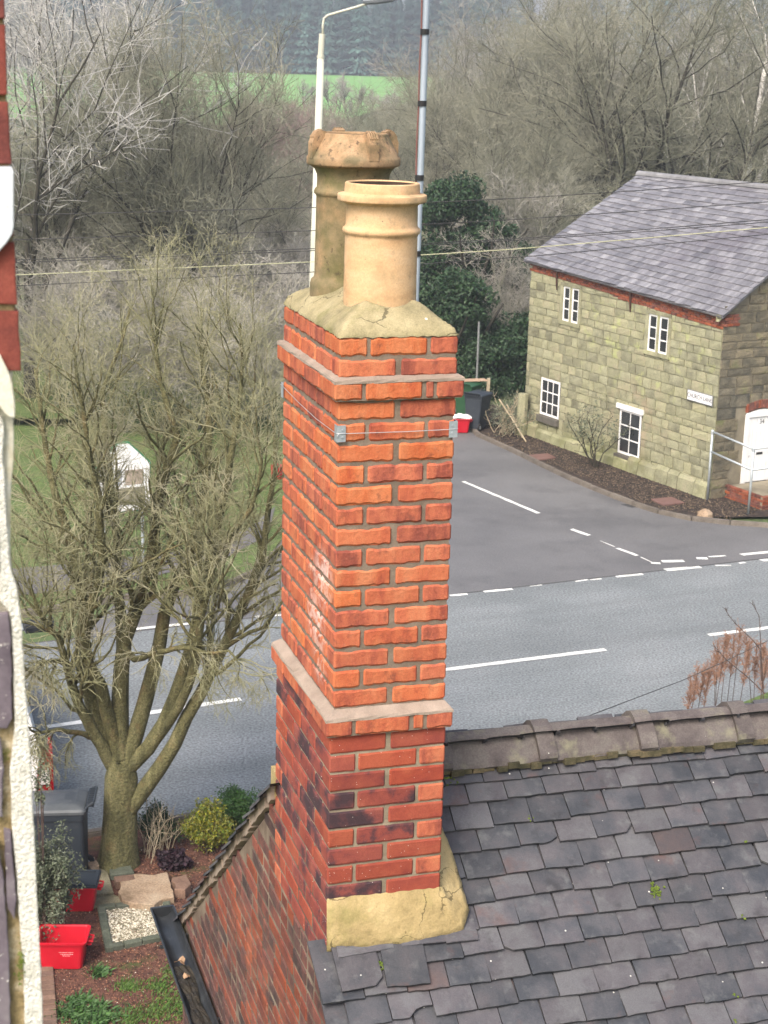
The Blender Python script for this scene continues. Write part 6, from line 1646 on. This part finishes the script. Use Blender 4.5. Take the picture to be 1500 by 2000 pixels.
for i in range(4): p = rel(ta)+(rel(mid)-rel(ta))*(.96-.0*i); 
# galvanised pole with cable and ties
YP = 22.2
def pole_pt(y, dx=0): return at_depth(np.interp(y, [0, 345, 570], [833.5, 821, 812.5])+dx, y, YP)
pa, pb = pole_pt(570), pole_pt(-60); fo2 = ext_to_ground(pa, pb)
pole = empty('galvanised_pole', tuple(fo2), 0, 'galvanised pole with a red brown cable and black ties behind the front pot', 'pole')
rel2 = lambda p: Vector(p)-Vector(fo2)
MB().tube([rel2(fo2), rel2(pole_pt(570)), rel2(pole_pt(345)), rel2(pole_pt(0)), rel2(pole_pt(-60))], .043, 14).obj('tube', mat('dull_zinc', [(.26, .31, .36), (.40, .46, .52)], 3, .5, .1, 30, metal=.35, world=True, stretch=(1, 1, .3)), pole, smooth=True)
M['cable_red'] = mat('red_brown_cable', [(.13, .05, .045), (.18, .08, .07)], 4, .6, 0)
pts = []
for y in range(-60, 580, 24):
    pts.append(rel2(pole_pt(y, -8.2-1.2*abs(math.sin((y-62)/142*PI)))))
MB().tube(pts, .011, 6).obj('cable', M['cable_red'], pole)
for y in (-80, 62, 202, 347, 495):
    a, b = pole_pt(y-5.5, -1.6), pole_pt(y+5.5, -1.6); MB().tube([rel2(a), rel2(b)], .058, 14).obj('tie', M['black'], pole)
# overhead wires
M['wire_dark'] = mat('black_wire_sheath', [(.02, .02, .02), (.04, .04, .04)], 3, .6, 0)
M['wire_light'] = mat('pale_wire', [(.34, .34, .20), (.45, .45, .30)], 3, .6, 0)
for i, (pts, mt, r, lab) in enumerate((
    ([(-60, 423), (35, 420), (600, 406), (1000, 388), (1250, 372), (1560, 350)], 'wire_dark', .0072, 'topmost dark overhead wire crossing the whole view'),
    ([(-60, 471), (35, 468), (600, 451), (1000, 429), (1250, 412), (1560, 390)], 'wire_dark', .0072, 'second overhead wire from the top, dark and thin'),
    ([(-60, 511), (35, 508), (600, 486), (1000, 467), (1250, 449), (1560, 424)], 'wire_dark', .0072, 'upper strand of the closely paired dark overhead wires'),
    ([(-60, 516), (35, 513), (600, 490), (1000, 470), (1250, 453), (1560, 429)], 'wire_dark', .0072, 'lower strand of the closely paired dark overhead wires'),
    ([(-60, 540), (35, 537), (600, 512), (1000, 487), (1250, 466), (1560, 439)], 'wire_light', .0075, 'pale yellowish overhead wire, the only light one'),
    ([(-60, 561), (35, 558), (600, 532), (1056, 499), (1250, 481), (1560, 452)], 'wire_dark', .0072, 'lowest dark overhead wire crossing in front of the cottage eaves'))):
    P = resamp([at_depth(x, y, 27.0+.25*i) for x, y in pts], 40)
    o = MB().tube(P, r, 6).obj('overhead_wire', M[mt], None, smooth=True); tag(o, lab, 'wire', 'overhead wires')
P = [at_depth(x, y, Y) for x, y, Y in ((1150, 1398, 7.6), (1330, 1330, 9.5), (1420, 1290, 10.5), (1560, 1222, 12))]
tag(MB().tube(P, .0022, 5).obj('stay_wire', M['wire_dark']), 'thin dark wire rising to the right from the roof ridge', 'wire')

# ------------------------------------------------------------------ noticeboard
M['board_green'] = mat('green_board_edge', [(.03, .16, .08), (.05, .22, .11)], 4, .6, 0)
na, nb = at(206, 1100), at(279, 1092); dn = (nb-na)[:2]; an = math.atan2(dn[1], dn[0]); wn_ = np.linalg.norm(dn)
nbd = empty('noticeboard', tuple((na+nb)/2), an, 'white gabled noticeboard with green edges on two posts in the park grass', 'noticeboard')
for s_ in (-1, 1): MB().tube([(s_*wn_/2, 0, 0), (s_*wn_/2, 0, 2.2)], .035, 8).obj('post', M['galv'], nbd)
pr = [(-.56, -.05, 1.12), (.56, -.05, 1.12), (.56, -.05, 2.12), (.12, -.05, 2.56), (-.12, -.05, 2.56), (-.56, -.05, 2.12)]
MB().prism([(x*1.06, -.045, 1.84+(z-1.84)*1.05) for x, _, z in pr], (0, .05, 0)).obj('backing', M['board_green'], nbd)
MB().prism(pr, (0, -.03, 0)).obj('panel', M['white'], nbd)
for (x0, x1, z0, z1, c) in ((-.45, .45, 1.25, 1.62, (.30, .28, .20)), (-.40, -.05, 1.70, 2.02, (.45, .47, .5)), (.02, .42, 1.68, 2.0, (.42, .35, .28))):
    MB().box(x0, x1, -.0865, -.0805, z0, z1).obj('notice', mat('faded_notice', [tuple(v*.5 for v in c), c], 9, .7, 0), nbd)
# small sign on a post behind the tree, red bin by the path
M['teal'] = mat('teal_enamel', [(.0, .12, .12), (.0, .16, .15)], 3, .5, 0)
g = at_depth(247, 1470, 21.3); sp_ = empty('small_sign', (g[0], g[1], 0), 0, 'small teal sign on a grey post glimpsed behind the tree stems', 'sign')
zt = at_depth(247, 1385, 21.3)[2]; z1 = at_depth(247, 1420, 21.3)[2]; z0 = at_depth(247, 1448, 21.3)[2]
MB().tube([(-.03, .03, 0), (-.03, .03, zt)], .024, 8).obj('post', M['galv'], sp_); MB().box(-.05, .05, -.015, 0, z0, z1).obj('plate', M['teal'], sp_)
g = at(541, 935); MB_ = MB().lathe([(.01, 0), (.14, 0), (.16, .30), (.17, .32), (.12, .36), (.01, .37)], 12); o = MB_.obj('litter_bin', M['red_plastic']); o.location = (g[0], g[1], .02); tag(o, 'small red bin in the park just left of the chimney', 'litter bin')

# ------------------------------------------------------------------ vehicles
M['car_white'] = mat('white_car_paint', [(.62, .64, .66), (.70, .72, .74)], .8, .28, 0, spec=.6)
M['car_dark'] = mat('dark_car_paint', [(.02, .022, .028), (.04, .042, .05)], .8, .28, 0, spec=.6)
M['car_glass'] = mat('car_glass', [(.02, .024, .028), (.05, .056, .06)], 1, .1, 0, spec=.7)
M['lamp_red'] = mat('red_lamp_lens', [(.16, .003, .006), (.26, .006, .009)], 8, .2, 0, spec=.6)
M['lamp_clear'] = mat('clear_lamp_lens', [(.5, .48, .46), (.65, .62, .6)], 8, .2, 0, spec=.6)
def vehicle(loc, rz, paint, label, cat, prof, L_, W_, name, tall=1.5):
    """forward is +y; prof = side outline (y, z, half width)"""
    t = empty(name, loc, rz, label, cat); n = len(prof)
    low = .28; V = []; F = []
    for (y, z, hw) in prof:
        V += [(-W_/2, y, low), (-W_/2-.0, y, min(z, .85)), (-hw, y, z), (hw, y, z), (W_/2, y, min(z, .85)), (W_/2, y, low)]
    for i in range(n-1):
        for k in range(5): a = i*6+k; F.append((a, a+1, a+7, a+6))
        F.append((i*6+5, i*6, i*6+6, i*6+11))
    F += [(0, 1, 2, 3, 4, 5), tuple((n-1)*6+k for k in range(6))]
    b = MB().add(V, F).obj('body', M[paint], t)
    bv = b.modifiers.new('b', 'BEVEL'); bv.width = .05; bv.segments = 3; bv.limit_method = 'ANGLE'; bv.angle_limit = math.radians(25)
    for (sx, yy_) in ((-1, L_*.31), (1, L_*.31), (-1, -L_*.31), (1, -L_*.31)):
        wo = MB().lathe([(.10, -.1), (.29, -.1), (.32, -.07), (.32, .07), (.29, .1), (.10, .1)], 24).obj('wheel', M['rubber'], t, loc=(sx*(W_/2-.07), yy_, .32), rot=(0, PI/2, 0))
        MB().lathe([(.001, -.105), (.18, -.105), (.2, -.09), (.2, .09), (.18, .105), (.001, .105)], 16).obj('rim', M['lead'], wo)
    return t, b
vr = np.array([-4.36, 20.85]); vf = np.array([-5.80, 25.6]); hd = (vf-vr)/np.linalg.norm(vf-vr); vrz = math.atan2(-hd[0], hd[1])
VW = 1.95; VLn = 5.8
vc = vr+hd*VLn/2+np.array([-hd[1], hd[0]])*VW/2
van, vb_ = vehicle((vc[0], vc[1], 0), vrz, 'car_white', 'white van parked beyond the rendered wall with its red rear lamp showing', 'van',
    [(-VLn/2, .9, .90), (-VLn/2+.04, 1.25, .88), (-VLn/2+.22, 1.88, .74), (-.2, 1.93, .74), (.9, 1.90, .74), (1.55, 1.15, .85), (2.4, .92, .86), (VLn/2, .70, .84)], VLn, VW, 'white_van')
hw = VW/2
lm = MB(); V = [(hw+.012, -VLn/2+.34, 1.02), (hw+.012, -VLn/2-.01, .98), (hw-.16, -VLn/2-.03, .98), (hw-.14, -VLn/2+.02, 1.34), (hw-.10, -VLn/2+.10, 1.62), (hw-.05, -VLn/2+.26, 1.62)]
lm.prism([(hw-.02, -VLn/2+.06, .86), (hw-.02, -VLn/2+.16, 1.5), (hw-.02, -VLn/2+.10, 1.62), (hw-.02, -VLn/2-.035, 1.40), (hw-.02, -VLn/2-.05, .86)], (.05, 0, 0))
lm.prism([(hw-.20, -VLn/2-.045, .86), (hw+.0, -VLn/2-.045, .86), (hw+.0, -VLn/2-.045, 1.42), (hw-.10, -VLn/2+.0, 1.5), (hw-.16, -VLn/2-.02, 1.30)], (0, .05, 0))
lmo = lm.obj('tail_lamp', M['lamp_red'], van)
MB().box(hw-.15, hw-.02, -VLn/2-.055, -VLn/2-.046, 1.0, 1.2).obj('clear_lens', M['lamp_clear'], lmo)
MB().prism([(hw-.05, -.2, 1.05), (hw-.05, 1.2, 1.05), (hw-.16, .85, 1.7), (hw-.18, -.2, 1.72)], (.03, 0, 0)).obj('side_window', M['car_glass'], van)
mo_ = MB(); mo_.tube([(hw-.12, 1.52, 1.62), (hw+.02, 1.52, 1.68), (hw+.06, 1.52, 1.70), (hw+.38, 1.52, 1.71), (hw+.42, 1.52, 1.71), (hw+.50, 1.52, 1.71)], [.03, .05, .11, .11, .135, .12], 12)
mo_.obj('wing_mirror', M['black_plastic'], van)
MB().tube([(hw-.2, .6, 1.93), (hw-.05, .6, 1.98), (hw-.05, 1.1, 1.98), (hw-.2, 1.1, 1.93)], .02, 6).obj('roof_rail', M['lead'], van)
hatch = [(-2.05, .75, .75), (-1.95, 1.05, .72), (-1.45, 1.42, .58), (-.2, 1.47, .58), (.45, 1.38, .58), (1.05, .98, .72), (1.8, .85, .72), (2.05, .62, .7)]
g = at(70, 1192); car, cb_ = vehicle((g[0]-2.7, g[1]-.1, 0), -1.15, 'car_white', 'white car half hidden by the tree twigs beyond the road at left', 'car', hatch, 4.1, 1.75, 'parked_car')
MB().prism([(-.7, -1.38, 1.0), (-.7, -.1, 1.0), (-.63, -.2, 1.36), (-.63, -1.15, 1.34)], (-.06, 0, 0)).prism([(.7, -1.38, 1.0), (.7, .6, 1.0), (.63, .3, 1.36), (.63, -1.15, 1.34)], (.06, 0, 0)).obj('window', M['car_glass'], car)
g = gp(1012, 62); car2, cb2 = vehicle((g[0], g[1], g[2]+.05), .9, 'car_dark', 'dark parked car glimpsed between the evergreen and the cottage', 'car', hatch, 4.1, 1.75, 'parked_car')
MB().prism([(-.7, -1.38, 1.0), (-.7, .6, 1.0), (-.63, .3, 1.36), (-.63, -1.15, 1.34)], (-.06, 0, 0)).obj('window', M['car_glass'], car2)
MB().prism([(-.55, .50, 1.36), (.55, .50, 1.36), (.62, 1.06, 1.02), (-.62, 1.06, 1.02)], (0, .02, .03)).obj('windscreen', M['lamp_clear'], car2)

# ------------------------------------------------------------------ edge of the near house
M['near_brick'] = mat('dark_red_quoin_brick', [(.11, .03, .026), (.20, .05, .036), (.28, .085, .06)], 14, .85, .4, 120, rnd=.2, hue=.08, fine=.15, fscale=400, world=True, bdist=.002)
M['roughcast'] = mat('white_roughcast', [(.50, .49, .42), (.62, .61, .55), (.70, .69, .63)], 60, .95, 1.0, 260, fine=.25, fscale=500, world=True, bdist=.004)
M['cream_stone'] = mat('cream_painted_stone', [(.38, .32, .18), (.56, .53, .42), (.66, .64, .55)], 22, .9, .5, 90, world=True, fine=.1, fscale=300, bdist=.003)
M['white_stone'] = mat('white_painted_stone', [(.50, .54, .58), (.66, .68, .70)], 26, .8, .4, 140, world=True, bdist=.002, stain=[((.30, .31, .33), 60, .6, .7, .5, None, None)])
M['near_slate'] = mat('purple_grey_quoin', [(.085, .07, .085), (.15, .125, .145), (.20, .18, .19)], 18, .8, .4, 120, world=True, bdist=.002,
    stain=[((.66, .64, .58), 90, .62, .68, .85, None, None)])
M['near_mortar'] = mat('ochre_weathered_mortar', [(.10, .085, .045), (.26, .20, .10), (.48, .42, .30)], 30, .95, .7, 150, world=True, fine=.2, fscale=400, bdist=.004, stain=[((.12, .15, .02), 40, .58, .66, .7, None, None)])
NP = at_depth(0, 1000, 1.76); vN = np.array([-math.sin(YAW), math.cos(YAW), 0]); eN = np.array([math.cos(YAW), math.sin(YAW), 0])
near = empty('near_house_wall', (NP[0], NP[1], 0), YAW, 'edge of a rendered house wall with red brick above, close at the left', 'wall')
def nloc(x, y):
    p = on_plane(x, y, NP, vN); r = p-np.array([NP[0], NP[1], 0]); return Vector((float(r@eN), float(r@vN), float(p[2])))
def npoly(name, pix, f0, f1, mt, rag=0, sub=.02, seed=0):
    """outline on the wall plane; f0 front offset, f1 back offset (metres, + away from the viewer)"""
    r = random.Random(seed); P = []
    for i in range(len(pix)):
        a, b = nloc(*pix[i]), nloc(*pix[(i+1) % len(pix)]); m_ = max(1, int((b-a).length/sub)) if rag else 1
        for q in range(m_):
            p = a+(b-a)*q/m_; P.append((p.x+r.uniform(-rag, rag), f0, p.z+r.uniform(-rag, rag)))
    me = MB().prism(P, (0, f1-f0, 0)).mesh(name, mt)
    bm = bmesh.new(); bm.from_mesh(me); bmesh.ops.bevel(bm, geom=[e for e in bm.edges if all(v.co.y < f0+1e-4 for v in e.verts)], offset=.0012, segments=2, affect='EDGES'); bm.to_mesh(me); bm.free()
    return link(name, me, near)
XL = -420
for i, (y0, y1) in enumerate(((-260, -122), (-112, 36), (47, 186), (198, 321), (329, 461), (473, 595), (608, 724))):
    ex = lambda y: np.interp(y, [-260, 0, 190, 300, 465, 600, 724], [2, 10, 14.5, 22, 27, 35, 42])
    npoly('brick', [(XL, y0), (ex(y0), y0), (ex(y1), y1), (XL, y1)], .0, .11, M['near_brick'], .0006, .02, i)
npoly('joint', [(XL, -300), (4, -300), (9, 100), (20, 330), (28, 540), (34, 716), (XL, 716)], .006, .14, M['near_mortar'])
npoly('stone_sill', [(XL, 326), (22, 326), (24.5, 334), (25.5, 440), (22, 455), (12, 472), (-2, 488), (-30, 500), (XL, 500)], -.012, .04, M['white_stone'], .0004)
npoly('stone_corbel', [(XL, 690), (0, 692), (9, 712), (17, 728), (22, 745), (27, 790), (27, 812), (18, 811), (8, 802), (-3, 790), (XL, 740)], -.014, .05, M['cream_stone'], .0005)
npoly('reveal', [(XL, 726), (25, 726), (26, 760), (28, 900), (23, 960), (20, 1060), (23, 1110), (23, 1300), (XL, 1300)], .004, .12, M['cream_stone'], .0007)
npoly('backing', [(XL, 1120), (38, 1160), (44, 1300), (55, 1500), (68, 1800), (90, 2200), (XL, 2200)], .004, .14, M['near_mortar'])
npoly('roughcast_strip', [(3, 812), (8, 830), (6, 900), (12, 1000), (20, 1110), (33, 1150), (41, 1205), (44, 1260), (60, 1500), (75, 1800), (84, 2000), (94, 2200), (56, 2200), (50, 2050), (46, 1900), (38, 1800), (31, 1700), (22, 1600), (20, 1500), (29, 1420), (27, 1350), (23, 1230), (19, 1195), (0, 1172), (-6, 1000), (-6, 812)], -.004, .11, M['roughcast'], .0006, .012, 3)
for i, pix in enumerate(([(XL, 1196), (16, 1196), (20, 1215), (22, 1320), (25, 1400), (14, 1420), (XL, 1424)], [(XL, 1440), (2, 1440), (6, 1500), (4, 1590), (XL, 1600)], [(8, 1618), (20, 1620), (27, 1680), (32, 1752), (26, 1790), (14, 1770)], [(XL, 1640), (-3, 1642), (5, 1700), (16, 1820), (20, 1980), (24, 2200), (XL, 2200)], [(XL, 1000), (-8, 1000), (-3, 1050), (-1, 1110), (XL, 1150)])):
    npoly('quoin_stone', pix, -.007, .05, M['near_slate'], .0009, .010, i+5)
mb = MB(); rr = random.Random(5)
for _ in range(60):
    p = nloc(39+rr.gauss(0, 3.2), 1880+rr.gauss(0, 17)); r = rr.uniform(.0006, .0016); mb.lathe([(r*.2, -r), (r, 0), (r*.2, r*1.2)], 6, (p.x, -.0045, p.z))
tag(mb.obj('moss_tuft', M['moss'], near), kind='stuff')

# ------------------------------------------------------------------ haze
hm = bpy.data.materials.new('haze_air'); hm.use_nodes = True; hn = hm.node_tree; hn.nodes.remove(hn.nodes['Principled BSDF'])
pv = hn.nodes.new('ShaderNodeVolumePrincipled'); pv.inputs['Density'].default_value = .00085; pv.inputs['Color'].default_value = (.90, .94, 1, 1); pv.inputs['Anisotropy'].default_value = .2
hn.links.new(pv.outputs[0], hn.nodes['Material Output'].inputs['Volume'])
hz = MB().box(-720, 720, -70, 1120, -4, 42).obj('haze', hm); tag(hz, kind='stuff')
